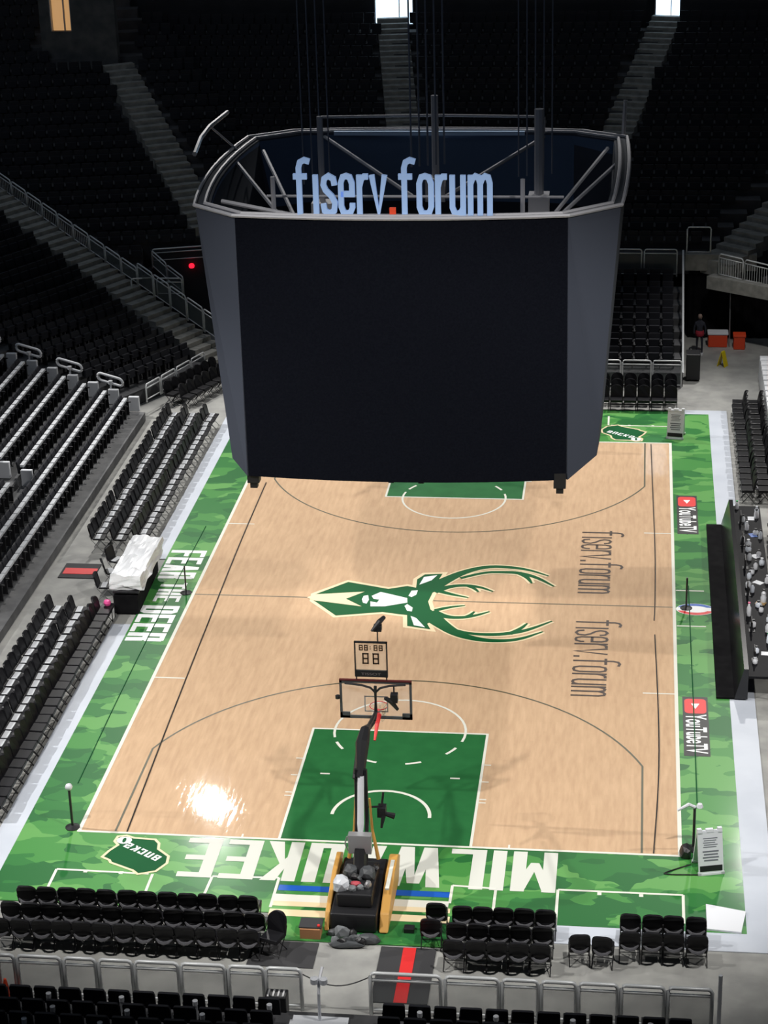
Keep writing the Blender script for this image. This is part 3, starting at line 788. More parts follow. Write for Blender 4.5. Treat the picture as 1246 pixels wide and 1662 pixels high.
for i, x in enumerate((-9.98, -10.72, -11.46)):
    for k in range(24):
        y = -2.35 - k * .5
        if x < -10.5 and y < -12.5: continue
        if x < -11.2 and y < -9.5: continue
        chair(1 if i else 0, x + jit(), y + jit(), -math.pi / 2 + jit(.05), 'black-backed chair, %s from the covered table in the %s row, near left sideline' % (ordn(k + 1), ROWN[i]), 'chairs along the near half of the left sideline')
    for k in range(25):
        y = 3.3 + k * .5
        chair(1, x + jit() - .1, y + jit(), -math.pi / 2 + jit(.05), 'black-backed chair, %s from the covered table in the %s row, far left sideline' % (ordn(k + 1), ROWN[i]), 'chairs along the far half of the left sideline')
for i, x in enumerate((10.28, 10.86)):
    for k in range(17):
        chair(0, x + jit(.03), 8.9 + k * .56 + jit(), math.pi / 2 + jit(.06), 'black chair, %s from the scorers table in the %s row, right sideline' % (ordn(k + 1), ('front', 'back')[i]), 'chairs along the right sideline')
for i, y in enumerate((18.0, 18.75, 19.5)):
    for k in range(6):
        chair(0, 5.05 + k * .53 + jit(.01), y, math.pi + jit(.03), 'black chair, %s from right in the %s row under the far railing' % (ordn(6 - k), ROWN[i]), 'chairs behind the far baseline')
for i in range(2):
    for k in range(7):
        a = rad(68); ox, oy = -11.5 + .75 * i * -.93, 16.6 + .75 * i * .37
        chair(0, ox + math.cos(a) * k * .55, oy + math.sin(a) * k * .55 + 1.0, a - math.pi, 'black chair, %s from left in the %s corner row beside the screen cube' % (ordn(k + 1), ('front', 'back')[i]), 'angled chairs in the far left corner')

# stadium seats
def seat_mesh(mb, M, lo=False, mi=(0, 1)):
    if lo:
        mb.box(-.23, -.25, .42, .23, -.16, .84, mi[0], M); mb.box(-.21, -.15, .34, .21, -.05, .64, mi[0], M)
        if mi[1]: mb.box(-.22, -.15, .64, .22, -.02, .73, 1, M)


def stadium_seat(pale):
    t = thing('stadium_seat', 'x', 'seat')
    mb = MB(); back_panel(mb, .47, .46, .06, .06, Matrix.Translation((0, -.24, .40)) @ Matrix.Rotation(rad(8), 4, 'X'), .02, 3)
    mb.build('backrest', M_panel, t)
    mb = MB()
    mb.box(-.21, -.16, .34, .21, -.06, .66)
    o = mb.build('seat', M_panel, t, bevel=.02)
    if pale: mb = MB(); mb.box(-.225, -.16, .655, .225, -.02, .74); mb.build('lip_sheen', M_seat_sheen, o)['label'] = 'painted sheen along the folded seat'  # light catching the folded seat, painted as a pale strip
    mb = MB(); mb.box(-.26, -.22, .02, -.22, .02, .56); mb.box(-.265, -.22, .54, -.215, .10, .58)
    mb.build('armrest', M_black, t)
    return t


camR = co.rotation_euler.to_matrix(); camL = Vector(co.location)


def uv(x, y, z):
    d = camR.transposed() @ (Vector((x, y, z)) - camL)
    return 623 + 3323 * d.x / -d.z, 831 - 3323 * d.y / -d.z, -d.z


AISLES = [((-3.4, 28.0), (-6.1, 44.2), .85), ((3.3, 28.0), (7.5, 44.2), .85), ((-12.6, 28.4), (-18.8, 38.5), .95), ((-10.9, 21.9), (-23.6, 29.0), 1.1), ((9.6, 26.8), (13.6, 31.6), 1.1)]


def near_aisle(x, y):
    for (ax, ay), (bx, by), w_ in AISLES:
        dx, dy = bx - ax, by - ay; t_ = ((x - ax) * dx + (y - ay) * dy) / (dx * dx + dy * dy)
        if -.05 < t_ < 1.1 and math.hypot(x - ax - dx * t_, y - ay - dy * t_) < w_: return True
    return False


SEATS = [q for q in SEATS if not (q[4] == 'upper' and -22.9 < q[0] < -18.4 and q[1] > 38.2)]
SEATS = [q for q in SEATS if q[4] in ('left', 'right', 'near left', 'near right', 'far block') or not near_aisle(q[0], q[1])]
cand = []
for s in SEATS:
    u, v, dpt = uv(s[0], s[1], s[2] + .5)
    if -15 < u < 1260 and -15 < v < 1690: cand.append((dpt, s))
hid = lambda u, v: 330 < u < 1000 and 200 < v < 760
cand.sort(key=lambda q: q[0])
first = cand[:300]; rest = cand[300:]
ss = {True: stadium_seat(True), False: stadium_seat(False)}; su = {True: False, False: False}
cnt = {}
ZL = {'left': 'left stand', 'near left': 'near stand, left of the steps', 'near right': 'near stand, right of the steps', 'right': 'right side stand'}
for dpt, s in sorted(first, key=lambda q: (q[1][4], q[1][5], q[1][1] if q[1][4] in ('left', 'right') else q[1][0])):
    key = (s[4], s[5]); cnt[key] = cnt.get(key, 0) + 1
    pale = s[4] in ('left', 'right')
    lab = 'black seat, %s from %s in row %s of the %s' % (ordn(cnt[key]), 'the near end' if pale else 'left', ['one', 'two', 'three', 'four', 'five', 'six', 'seven', 'eight', 'nine', 'ten', 'eleven'][s[5]], ZL.get(s[4], s[4] + ' stand'))
    grp = 'seats of the ' + ZL.get(s[4], s[4] + ' stand')
    src = ss[pale]
    if not su[pale]:
        su[pale] = True; src.location = s[:3]; src.rotation_euler = (0, 0, s[3]); src['label'] = lab; src['group'] = grp; r = src
    else: r = dup(src, s[:3], s[3], lab, grp)
    if not pale and cnt[key] % 3 == 0:
        for c in r.children:
            if c.name.startswith('armrest'): c.name = 'armrest'
mb = MB()
for dpt, s in rest:
    M = Matrix.Translation(s[:3]) @ Matrix.Rotation(s[3], 4, 'Z')
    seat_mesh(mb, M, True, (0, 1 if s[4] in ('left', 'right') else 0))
tag(mb.build('stadium_seating', [M_panel, M_seat_sheen]), 'rows upon rows of black stadium seats filling the dark far stands', 'seats', kind='stuff')

# pale cup holder posts in the near rows
for i in range(3):
    for k in range(10):
        x = 6.9 - k * 1.62 + (.35 if i % 2 else 0)
        if -1.2 < x < .9: continue
        mb = MB(); mb.box(-.04, -.36, 0, .04, -.27, .66); mb.lathe([(.03, .64), (.06, .66), (.06, .76), (.04, .76)], (0, -.31, 0), 10)
        side = 'left' if x < 0 else 'right'
        tag(mb.build('armrest_post', M_white, loc=(x, -22.36 - .85 * i, .34 + .3 * i)), 'pale armrest post between black seats in the %s near row, %s from right' % (['front', 'second', 'third'][i], ordn(k + 1)), 'armrest', 'armrest posts in the near stand')


# ------------------------------------------------------------------ railings
def rail(label, a, b, h, grp, top2=True, r=.032, infill=True, name='guard_rail', base=0.0, glass=False):
    """rounded hoop of pipe from a to b (3d foot points) with lower bar and mesh infill"""
    a = Vector(a); b = Vector(b); t = thing(name, label, 'railing', a, 0, grp); d = b - a
    up = Vector((0, 0, 1)); c = .09 / max(d.length, .3)
    P = [Vector((0, 0, 0)), up * (h - .09), d * c * .4 + up * (h - .02), d * c + up * h, d * (1 - c) + up * h, d * (1 - c * .4) + up * (h - .02), d + up * (h - .09), d]
    mb = MB(); mb.tube(P, r, 8)
    if top2: mb.tube([up * (h - .17), d + up * (h - .17)], r * .8, 6)
    mb.tube([up * .12, d + up * .12], r * .7, 6)
    mb.build('frame', M_rail, t, smooth=True)
    if glass:
        hd = Vector((d.x, d.y)).normalized(); mb = MB(); c0, c1 = d * .02, d * .98; nn = Vector((-hd.y, hd.x, 0)) * .008; lo, hi = up * .12, up * (h - .2)
        q = [c0 + lo - nn, c1 + lo - nn, c1 + lo + nn, c0 + lo + nn, c0 + hi - nn, c1 + hi - nn, c1 + hi + nn, c0 + hi + nn]
        mb.add(q, [(3, 2, 1, 0), (4, 5, 6, 7), (0, 1, 5, 4), (1, 2, 6, 5), (2, 3, 7, 6), (3, 0, 4, 7)]); mb.build('infill_panel', M_glass, t)
    elif infill:
        mb = MB(); n = max(2, int(d.length / .11)); hd = Vector((d.x, d.y)).normalized()
        for i in range(1, n): mb.tube([d * (i / n) + up * .12, d * (i / n) + up * (h - .17)], .010, 4)
        mb.build('infill_bars', M_rail, t)
    return t


xs = [(-7.62, -7.25), (-7.17, -6.18), (-6.1, -5.38), (-5.3, -4.55), (-4.48, -3.5), (-3.43, -2.45), (-2.36, -1.58), (-1.52, -.74)]
for i, (x0, x1) in enumerate(xs): rail('galvanised hoop rail, %s from left along the near end' % ordn(i + 1), (x0, -21.3, -.03), (x1, -21.3, -.03), 1.08, 'near end hoop rails', r=.045, glass=True)
xs = [(.80, 2.35), (2.45, 3.62), (3.70, 4.48), (4.55, 5.30), (5.36, 6.2), (6.28, 7.2), (7.28, 8.22)]
for i, (x0, x1) in enumerate(xs): rail('galvanised hoop rail, %s right of the chain along the near end' % ordn(i + 1), (x0, -21.3, -.03), (x1, -21.3, -.03), 1.08, 'near end hoop rails', r=.045, glass=True)
mb = MB(); mb.tube([(-.74 + 1.54 * i / 12, -21.3, .95 - .28 * math.sin(math.pi * i / 12)) for i in range(13)], .014, 5)
tag(mb.build('barrier_chain', M_mat), 'dark chain sagging across the gap in the near railing', 'chain')
mb = MB(); mb.tube([(0, 0, 0), (0, 0, 1.5)], .045, 8); t_ = tag(mb.build('rail_end_post', M_white, loc=(8.38, -21.35, -.03)), 'tall pale post at the right end of the near railing', 'post')
# steps and handrail in the near gap
mb = MB()
for i in range(5): mb.box(-.80, -22.05 - .42 * (i + 1), -.03, .42, -22.05 - .42 * i, .40 + .19 * i)
tag(mb.build('aisle_stair', M_white), 'pale grey steps leading up through the near seats', 'stairs')
mb = MB(); mb.tube([(0, 0, 0), (0, 0, .7), (0, .1, .95), (.03, .4, 1.1)], .035, 8)
h_ = tag(mb.build('stair_handrail', M_white, loc=(-.2, -22.2, .40)), 'white handrail standing in the middle of the near steps', 'handrail')
mb = MB(); mb.lathe([(.0, .86), (.09, .9), (.09, 1.02), (0, 1.06)], (-.1, .1, 0), 10); mb.lathe([(.0, .86), (.09, .9), (.09, 1.02), (0, 1.06)], (.1, .1, 0), 10); mb.build('end_cap', M_white, h_)
# far end rails
for i in range(10):
    x0 = 8.15 - 1.22 * (i + 1); rail('pale mesh rail behind the far chairs, %s from right' % ordn(i + 1), (x0 + .06, 20.75, -.03), (x0 + 1.2, 20.75, -.03), 1.15, 'rails behind the far chairs', glass=True)
for i in range(9):
    x0 = 8.0 - 1.5 * (i + 1); rail('upper rail at the foot of the far fixed seats, %s from right' % ordn(i + 1), (x0 + .06, 27.35, 2.7), (x0 + 1.45, 27.35, 2.7), 1.2, 'rails at the foot of the far fixed seats', glass=True)
rail('square hoop rail at the foot of the far right aisle', (8.35, 27.3, 3.7), (9.35, 27.3, 3.7), 1.2, None, False, infill=False)
for i in range(3):
    a = Vector((9.7, 26.4, 3.0)); d = Vector((math.cos(RCA), math.sin(RCA), -.05)); q = a + d * 1.25 * i; w_ = q + d * 1.15
    rail('grey rail above the far right tunnel, %s from left' % ordn(i + 1), q, w_, 1.0, 'rails above the far right tunnel')
mb = MB(); mb.prism([(9.2, 26.3), (13.5, 23.5), (13.7, 23.9), (9.5, 26.7)], 2.5, 3.05)
struct(mb.build('trim_2', M_step), 'pale concrete fascia right of the tunnel')
mb = MB(); mb.tube([(8.2, 21.0, .5), (8.2, 27.2, 3.9)], .045, 8)
for k in range(7): mb.tube([(8.2, 21.2 + k * .95, .4 + k * .5), (8.2, 21.2 + k * .95, .62 + k * .52)], .035, 6)
tag(mb.build('sloping_handrail', M_rail), 'sloping handrail up the right edge of the far deck', 'handrail')
mb = MB(); mb.tube([(10.25, 26.1, 0), (10.2, 26.3, 2.9)], .022, 6)
tag(mb.build('tunnel_pole', M_steel), 'thin steel pole standing in front of the tunnel curtain', 'pole')

# corner aisle rail (stepped panels) and vomitory rails
A = Vector((-10.35, 22.3, .6)); Bv = Vector((-22.4, 29.4, 6.0)); n = 15
for i in range(n):
    p = A + (Bv - A) * (i / n); q = A + (Bv - A) * ((i + .93) / n)
    rail('sloping mesh rail of the corner aisle, %s from the bottom' % ordn(i + 1), p, q, 1.05 if i < 6 else .8, 'corner aisle rails', glass=i < 9)
rail('top rail along the back of the left tunnel opening', (-14.9, 27.1, 3.2), (-11.0, 27.1, 3.5), .62, None, infill=False)
rail('side rail of the left tunnel opening', (-14.9, 27.0, 3.0), (-14.1, 26.2, 2.65), .8, None, glass=True)
rail('lower side rail of the left tunnel opening', (-14.05, 26.15, 2.6), (-13.2, 25.35, 2.3), .8, None, glass=True)
rail('front rail of the left tunnel opening', (-14.3, 25.1, 2.3), (-13.25, 25.3, 2.25), .8, None, glass=True)
rail('square hoop rail left of the left tunnel opening', (-15.35, 24.8, 2.35), (-14.5, 25.2, 2.3), .8, None, False, infill=False)
for i in range(4):
    a = Vector((-13.05, 17.0, .35)); b = Vector((-11.5, 21.3, .35)); p = a + (b - a) * (i / 4); q = a + (b - a) * ((i + .9) / 4)
    rail('low pale rail in front of the corner seats, %s from left' % ordn(i + 1), p, q, .75, 'rails in front of the corner seats', infill=False)
# oval end rails and end panels on the left stand
for k, (i, y) in enumerate([(1, 16.15), (3, 16.15), (5, 16.15), (7, 16.15), (4, 6.85), (6, 6.85)]):
    x = -12.9 - .8 * i - .55; z0 = .3 + .29 * i
    t = thing('oval_handrail', 'x', 'handrail', (x, y, z0))
    t['label'] = ('pale oval handrail at the far end of the left stand, %s from the court' % ordn(k + 1)) if y > 10 else ('pale oval handrail beside the middle aisle of the left stand, %s one' % ('lower', 'upper')[k - 4])
    t['group'] = 'oval handrails on the left stand'
    mb = MB(); pts = [(.15 * math.cos(a) + (.34 if math.cos(a) > 0 else -.34), 0, 1.0 + .15 * math.sin(a)) for a in [math.pi * 2 * j / 20 for j in range(20)]]
    pts = [(x_, 0, z_ - .30 * x_) for x_, y_, z_ in pts]
    mb.tube(pts, .055, 8, True); mb.build('oval_loop', M_white, t, smooth=True)
    mb = MB(); mb.tube([(0, 0, 0), (0, 0, .92)], .04, 8); mb.lathe([(0, .80), (.09, .82), (.09, .95), (0, .97)], (0, 0, 0), 10); mb.build('post', M_white, t)
for i in range(10):
    for y, w_ in ((16.02, 'far end'), (6.62, 'middle aisle')):
        if y < 10 and i < 2: continue
        mb = MB(); mb.box(-.30, 0, 0, .12, .16, .62)
        tag(mb.build('row_end_panel', M_white, loc=(-12.9 - .8 * i - .35, y, .3 + .29 * i), bevel=.03), 'pale panel closing row %s of the left stand at its %s' % (['one', 'two', 'three', 'four', 'five', 'six', 'seven', 'eight', 'nine', 'ten'][i], w_), 'panel', 'row end panels of the left stand')

# ------------------------------------------------------------------ centre-hung scoreboard
ZT, ZB = 13.8, 6.25
sb = thing('scoreboard', 'huge dark centre-hung scoreboard cube with a white name sign on its near rim', 'scoreboard', (0, 0, ZB))
H = ZT - ZB
def arc(x0, y0, x1, y1, bul, n=8):
    out = []; dx, dy = x1 - x0, y1 - y0; L = math.hypot(dx, dy); nx, ny = dy / L, -dx / L
    for i in range(n + 1):
        t = i / n; k = 4 * t * (1 - t) * bul; out.append((x0 + dx * t + nx * k, y0 + dy * t + ny * k))
    return out


def shell(name, top, bot, M, z1=H, z0=None, th=.35, label=None):
    mb = MB(); n = len(top); z0 = z0 or [0] * n
    inn = lambda p: (p[0] * (1 - th / 5.5), p[1] * (1 - th / 5.5))
    vs = [(x, y, z1) for x, y in top] + [(x, y, z) for (x, y), z in zip(bot, z0)] + [(*inn(p), z1) for p in top] + [(*inn(p), z) for p, z in zip(bot, z0)]
    fs = []
    for i in range(n - 1): fs += [(i, n + i, n + i + 1, i + 1), (2 * n + i + 1, 3 * n + i + 1, 3 * n + i, 2 * n + i), (i, i + 1, 2 * n + i + 1, 2 * n + i), (n + i + 1, n + i, 3 * n + i, 3 * n + i + 1)]
    fs += [(0, 2 * n, 3 * n, n), (n - 1, 2 * n - 1, 4 * n - 1, 3 * n - 1)]
    mb.add(vs, fs); o = mb.build(name, M, sb)
    if label: o['label'] = label
    return o


f = arc(-4.55, -5.22, 4.42, -5.05, .35); shell('screen', f, f, M_screen, label='near black end screen')
f2 = arc(4.5, 5.25, -4.6, 5.3, .3); shell('screen', f2, f2, M_screen2, label='far end screen')
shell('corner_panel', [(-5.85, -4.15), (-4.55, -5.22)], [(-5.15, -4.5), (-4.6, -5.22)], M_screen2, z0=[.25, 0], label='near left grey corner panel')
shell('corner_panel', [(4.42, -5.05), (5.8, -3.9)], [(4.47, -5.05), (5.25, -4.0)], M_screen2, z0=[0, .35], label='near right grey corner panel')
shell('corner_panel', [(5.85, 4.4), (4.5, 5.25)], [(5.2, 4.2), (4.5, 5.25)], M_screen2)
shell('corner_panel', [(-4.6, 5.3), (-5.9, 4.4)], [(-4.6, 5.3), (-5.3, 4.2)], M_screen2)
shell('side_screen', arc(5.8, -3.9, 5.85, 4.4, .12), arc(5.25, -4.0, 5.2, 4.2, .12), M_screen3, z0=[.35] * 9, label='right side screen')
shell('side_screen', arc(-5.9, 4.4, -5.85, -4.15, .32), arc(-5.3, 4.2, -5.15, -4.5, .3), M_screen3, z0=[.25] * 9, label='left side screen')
outl = arc(-4.6, -5.25, 4.45, -5.08, .35) + arc(5.83, -3.9, 5.88, 4.4, .12) + arc(4.5, 5.28, -4.6, 5.33, .3) + arc(-5.93, 4.4, -5.88, -4.15, .32)
mb = MB()
for dz, k in ((.03, 1.0), (.03, .955)): mb.tube([(x * k, y * k, H + dz) for x, y in outl], .055, 6, True)
mb.build('top_rim', M_truss, sb)
mb = MB(); inn = [(x * .93, y * .93) for x, y in outl]
mb.prism(inn, H - 2.3, H - 2.2); mb.build('inner_deck', M_black, sb)
mb = MB(); n = len(inn); mb.add([(x, y, H - 2.2) for x, y in inn] + [(x, y, H - .05) for x, y in inn], [(i, (i + 1) % n, n + (i + 1) % n, n + i) for i in range(n)])
mb.build('inner_liner', M_inner, sb)
mb = MB(); mb.box(-3.3, 5.0, H - .06, 2.7, 5.12, H + .06); mb.build('rim_glint', mat('painted_rim_daylight', (.45, .62, .85), .4), sb)['label'] = 'painted daylight reflection along the far rim'  # reflected doorway daylight painted as a pale blue strip
mb = MB()
mb.tube([(-3.7, 5.1, H + .5), (0, 5.35, H + .5), (3.3, 5.1, H + .5)], .045, 6)
for x in (-3.7, -.1, 3.3): mb.tube([(x, 5.0, H), (x, 5.1, H + .5)], .04, 6)
mb.tube([(-4.2, -2.2, H - .2), (4.2, -2.2, H - .2)], .04, 6); mb.tube([(-4.2, -2.9, H - .6), (4.2, -2.9, H - .6)], .04, 6); mb.tube([(-4.6, -4.3, H - .2), (4.4, -4.3, H - .2)], .05, 6)
mb.tube([(-6.5, -.9, H + .7), (-6.75, 1.2, H + .7), (-6.8, 2.8, H + .7), (-6.65, 4.9, H + .7)], .07, 6)
mb.tube([(-6.78, 2.8, H + .7), (-6.0, 2.8, H)], .035, 6)
mb.tube([(5.75, 5.0, H - .2), (5.8, 5.2, H + 1.0)], .07, 6)
mb.build('upper_frame', M_truss, sb)
for a, b in [((-3.6, 5.0, H - .1), (-.4, 1.0, H - 1.0)), ((3.3, 5.0, H - .1), (.6, 1.0, H - 1.0)), ((-5.8, 1.6, H - .1), (-3.6, -2.6, H - .9)), ((-5.2, 3.0, H - .1), (-3.5, -1.8, H - .9)),
             ((5.3, 3.4, H - .1), (3.7, -3.6, H - .7)), ((5.8, 2.2, H - .1), (3.8, -3.6, H - .7)), ((-5.3, -3.2, H - .1), (-2.2, -4.2, H - .4))]:
    mb = MB(); mb.tube([a, b], .06, 6); mb.build('diagonal_brace', M_truss, sb)
for x, y, r0 in ((-2.95, 0, .09), (.1, 3.0, .11), (3.35, 1.0, .14)):
    mb = MB(); mb.tube([(x, y, H - 1.2), (x, y, H + 1.6)], r0, 8); mb.box(x - .3, y - .3, H - 1.6, x + .3, y + .3, H - .9); mb.build('hoist_post', M_truss, sb)
for x, y in ((-3.9, -2.8), (3.1, -3.0)):
    mb = MB(); mb.tube([(x, y, H - 1.6), (x, y, H + .5)], .07, 6); mb.build('support_post', M_truss, sb)
for x, y in ((-4.45, -5.0), (4.25, -4.95), (-.5, -5.0), (.35, -5.0)):
    mb = MB(); w_, h_ = (.17, .42) if abs(x) > 2 else (.13, .18)
    mb.prism([(x - w_, y - .15), (x + w_, y - .15), (x + w_, y + .15), (x - w_, y + .15)], -h_ * .6, .2)
    mb.prism([(x - w_ * .6, y - .1), (x + w_ * .6, y - .1), (x + w_ * .6, y + .1), (x - w_ * .6, y + .1)], -h_, -h_ * .6); mb.build('hanging_camera', M_black, sb)
# name sign: upright letters, each its own part
sign = MB(); sign.box(-2.95, -5.05, H - .06, 2.5, -4.98, H + .02); sign = sign.build('name_sign', M_truss, sb)
kk = 5.28 / arc_text('fiserv.forum', ident, .09, .078, lambda *a: None); Hs = 1.48
letters = {}
def em(c, p, w, x): letters.setdefault((round(x, 4), c), []).append((p, w))
arc_text('fiserv.forum', None, .102, .078, em)
for (x, c), st in letters.items():
    mb = MB()
    for p, w in st: ribbon(mb, p, w, lambda a, b: (a * kk, b * Hs), 0, .10)
    mb.v = [(-2.88 + a, -5.12 - zz, H + .05 + b) for a, b, zz in mb.v]
    mb.build('letter', M_signred if c == '.' else M_sign, sign)

# cables and hoist chains up to the roof
k = 0
for gx, gy, nn, rr in ((-3.0, 0, 4, .022), (.05, 2.2, 5, .03), (3.35, 1.0, 5, .022)):
    for j in range(nn):
        x = gx + (j - nn / 2) * .24; k += 1
        mb = MB(); mb.tube([(x, gy + .1 * j, ZT - .4), (x, gy + .1 * j, 30.9)], rr, 5)
        tag(mb.build('hoist_cable', mat('cable_grey', (.16, .18, .23), .5)), 'thin dark cable above the scoreboard, %s of its %s bundle from left' % (ordn(j + 1), ('left', 'middle', 'right')[[-3.0, .05, 3.35].index(gx)]), 'cable', 'cables holding the scoreboard')

# ------------------------------------------------------------------ baskets
def basket(s, label):
    t = thing('basketball_hoop', label, 'basketball hoop', (0, s * -17.0, 0), 0 if s > 0 else math.pi)
    def B(name, mb, m, **k): return mb.build(name, m, t, **k)
    # local: court direction is +y; board at +3.9
    mb = MB(); mb.box(-.55, -1.3, .02, .55, 1.2, .5); mb.box(-.42, -1.0, .5, .42, .5, .85); B('base', mb, M_black, bevel=.05)
    for sx in (-1, 1):
        mb = MB(); mb.prism([(-1.3, 0), (.9, 0), (1.35, .5), (1.0, .72), (.2, .70), (-1.0, .35)], 0, .22 if sx > 0 else .12)
        mb.v = [(sx * (.60 if sx > 0 else .58) + (zz if sx > 0 else -zz), a, b + .03) for a, b, zz in mb.v]
        o = B('side_pad', mb, M_tan, bevel=.03); o['label'] = 'tan padded side panel'
        if sx > 0:
            mb = MB(); mb.box(.67, -.5, .70, .76, .75, .745); mb.build('white_stripe', M_line, o)
    mb = MB(); mb.tube([(0, .25, 1.3), (0, .45, 1.9), (0, .75, 3.05)], [.09, .085, .08], 10); B('mast', mb, M_white)['label'] = 'pale grey mast'
    mb = MB(); mb.tube([(-.16, .0, .6), (-.12, .7, 1.9), (-.12, .8, 3.2)], .05, 8); mb.tube([(.14, .0, .6), (.12, .7, 1.9), (.1, .8, 3.2)], .05, 8); mb.tube([(0, -.1, .7), (0, .25, 1.35)], .16, 8); B('lift_strut', mb, M_black)
    for sx in (-1, 1):
        mb = MB(); mb.tube([(sx * .36, .75, .75), (sx * .22, .85, 1.5), (sx * .17, .9, 2.35)], [.05, .035, .025], 8); B('mast_pad', mb, M_tan)['label'] = 'thin tan pad beside the mast'
    mb = MB(); mb.tube([(-.02, .75, 3.0), (0, 1.2, 3.7), (0, 1.7, 3.75), (0, 2.4, 3.5), (0, 3.6, 3.2)], [.10, .17, .13, .06, .05], 8); mb.tube([(-.16, .7, 3.0), (-.14, 1.4, 3.5), (0, 3.3, 3.1)], .04, 6); B('boom', mb, M_black)
    mb = MB(); mb.tube([(0, 3.72, 3.72), (-.12, 3.74, 3.84), (-.35, 3.76, 3.90), (-.78, 3.8, 3.92)], .028, 6); mb.tube([(0, 3.72, 3.72), (.12, 3.74, 3.84), (.35, 3.76, 3.90), (.76, 3.8, 3.92)], .028, 6)
    mb.tube([(0, 3.72, 3.9), (0, 3.70, 3.2), (0, 3.4, 3.1)], .045, 6); B('board_bracket', mb, M_black)
    mb = MB()
    x0, x1, z0, z1, y = -.93, .90, 2.9, 3.96, 3.86
    for a in [(x0, z0, x1, z0 + .07), (x0, z1 - .06, x1, z1), (x0, z0, x0 + .06, z1), (x1 - .06, z0, x1, z1), (x0, z0, x0 + .25, z0 + .16), (x1 - .25, z0, x1, z0 + .16)]: mb.box(a[0], y, a[1], a[2], y + .05, a[3])
    B('board_frame', mb, mat('board_grey', (.07, .075, .08), .5))
    mb = MB(); mb.box(x0 - .0, y - .01, z1, x1, y + .06, z1 + .03); B('top_pad', mb, mat('dark_red', (.10, .02, .02), .5))
    g_ = mat('board_glass', (.92, .96, .95), .03, alpha=.10)
    mb = MB(); mb.box(x0 + .06, y + .01, z0 + .07, x1 - .06, y + .03, z1 - .06); gl = B('glass_board', mb, g_)
    mb = MB()
    for a in [(-.31, 3.08, .29, 3.11), (-.31, 3.5, .29, 3.53), (-.31, 3.08, -.28, 3.53), (.26, 3.08, .29, 3.53)]: mb.box(a[0], y + .031, a[1], a[2], y + .036, a[3])
    mb.build('target_square', mat('grey_lines', (.25, .25, .24), .5), gl)
    mb = MB(); mb.tube([(.23 * math.cos(a), y + .42 + .23 * math.sin(a), 3.05) for a in [i * math.pi / 10 for i in range(20)]], .013, 6, True)
    mb.box(-.06, y + .03, 2.98, .06, y + .2, 3.08); B('rim', mb, M_red)
    mb = MB()
    for i in range(10):
        for q in (1, -1):
            a0 = i * math.pi / 5; pts = [((.22 - .09 * k_ / 4) * math.cos(a0 + q * k_ * .3), y + .42 + (.22 - .09 * k_ / 4) * math.sin(a0 + q * k_ * .3), 3.04 - .1 * k_) for k_ in range(5)]
            mb.tube(pts, .005, 4)
    B('net', mb, M_line)
    mb = MB(); mb.tube([(.06, 3.8, 3.05), (.05, 3.5, 2.95), (.03, 3.1, 2.7)], [.07, .055, .03], 8); B('red_padding', mb, M_red)
    # shot clock
    y = 3.84; mb = MB(); x0, x1, z0, z1 = -.52, .31, 4.26, 5.06
    for a in [(x0, z0 - .17, x1, z0), (x0, z1 - .03, x1, z1), (x0, z0, x0 + .03, z1), (x1 - .03, z0, x1, z1)]: mb.box(a[0], y, a[1], a[2], y + .07, a[3])
    mb.box(x0 + .02, y + .02, 4.0, x0 + .05, y + .05, z0 - .17); mb.box(x1 - .05, y + .02, 4.0, x1 - .02, y + .05, z0 - .17)
    ck = B('shot_clock', mb, M_black)
    mb = MB(); mb.box(x0 + .03, y + .03, z0, x1 - .03, y + .045, z1 - .03); mb.build('clear_panel', mat('clock_glass', (.9, .85, .7), .1, alpha=.12), ck)
    mb = MB()
    def seg8(cx, cz, w, h, t_):
        for a in [(-w / 2, -h / 2, w / 2, -h / 2 + t_), (-w / 2, h / 2 - t_, w / 2, h / 2), (-w / 2, -t_ / 2, w / 2, t_ / 2), (-w / 2, -h / 2, -w / 2 + t_, h / 2), (w / 2 - t_, -h / 2, w / 2, h / 2)]:
            mb.box(cx + a[0], y + .005, cz + a[1], cx + a[2], y + .025, cz + a[3])
    for cx in (-.35, -.22, .02, .15): seg8(cx, 4.90, .095, .15, .022)
    mb.box(-.125, y + .005, 4.86, -.10, y + .02, 4.885); mb.box(-.125, y + .005, 4.92, -.10, y + .02, 4.945)
    for cx in (-.24, .02): seg8(cx, 4.60, .16, .30, .035)
    mb.build('digits', M_type, ck)
    v_, f_ = font_text('TISSOT', 1, .0)
    mb = MB(); mb.add([(-.36 + a * .5, y - .004, 4.14 + b * .07) for a, b in v_], f_); mb.build('clock_lettering', mat('grey_letter', (.2, .17, .17), .5), ck)
    mb = MB(); mb.tube([(.08, y, 5.06), (.08, y, 5.42)], .018, 6); mb.tube([(-.05, y - .1, 5.42), (.12, y + .1, 5.58), (.22, y + .3, 5.62)], [.03, .07, .05], 8); mb.box(-.02, y - .02, 5.36, .18, y + .16, 5.5)
    B('top_camera', mb, M_black)
    mb = MB(); mb.tube([(.45, y, 3.9), (.47, y - .1, 3.62)], .02, 6); mb.tube([(.25, y - .2, 3.62), (.4, y - .15, 3.5), (.55, y - .1, 3.25)], [.05, .07, .04], 8); mb.box(.38, y - .2, 3.48, .56, y - .02, 3.7); B('board_camera', mb, M_black)
    mb = MB(); mb.lathe([(0, -.06), (.06, -.04), (.06, .04), (0, .06)], (-.98, y, 3.5), 8); B('side_horn', mb, M_black)
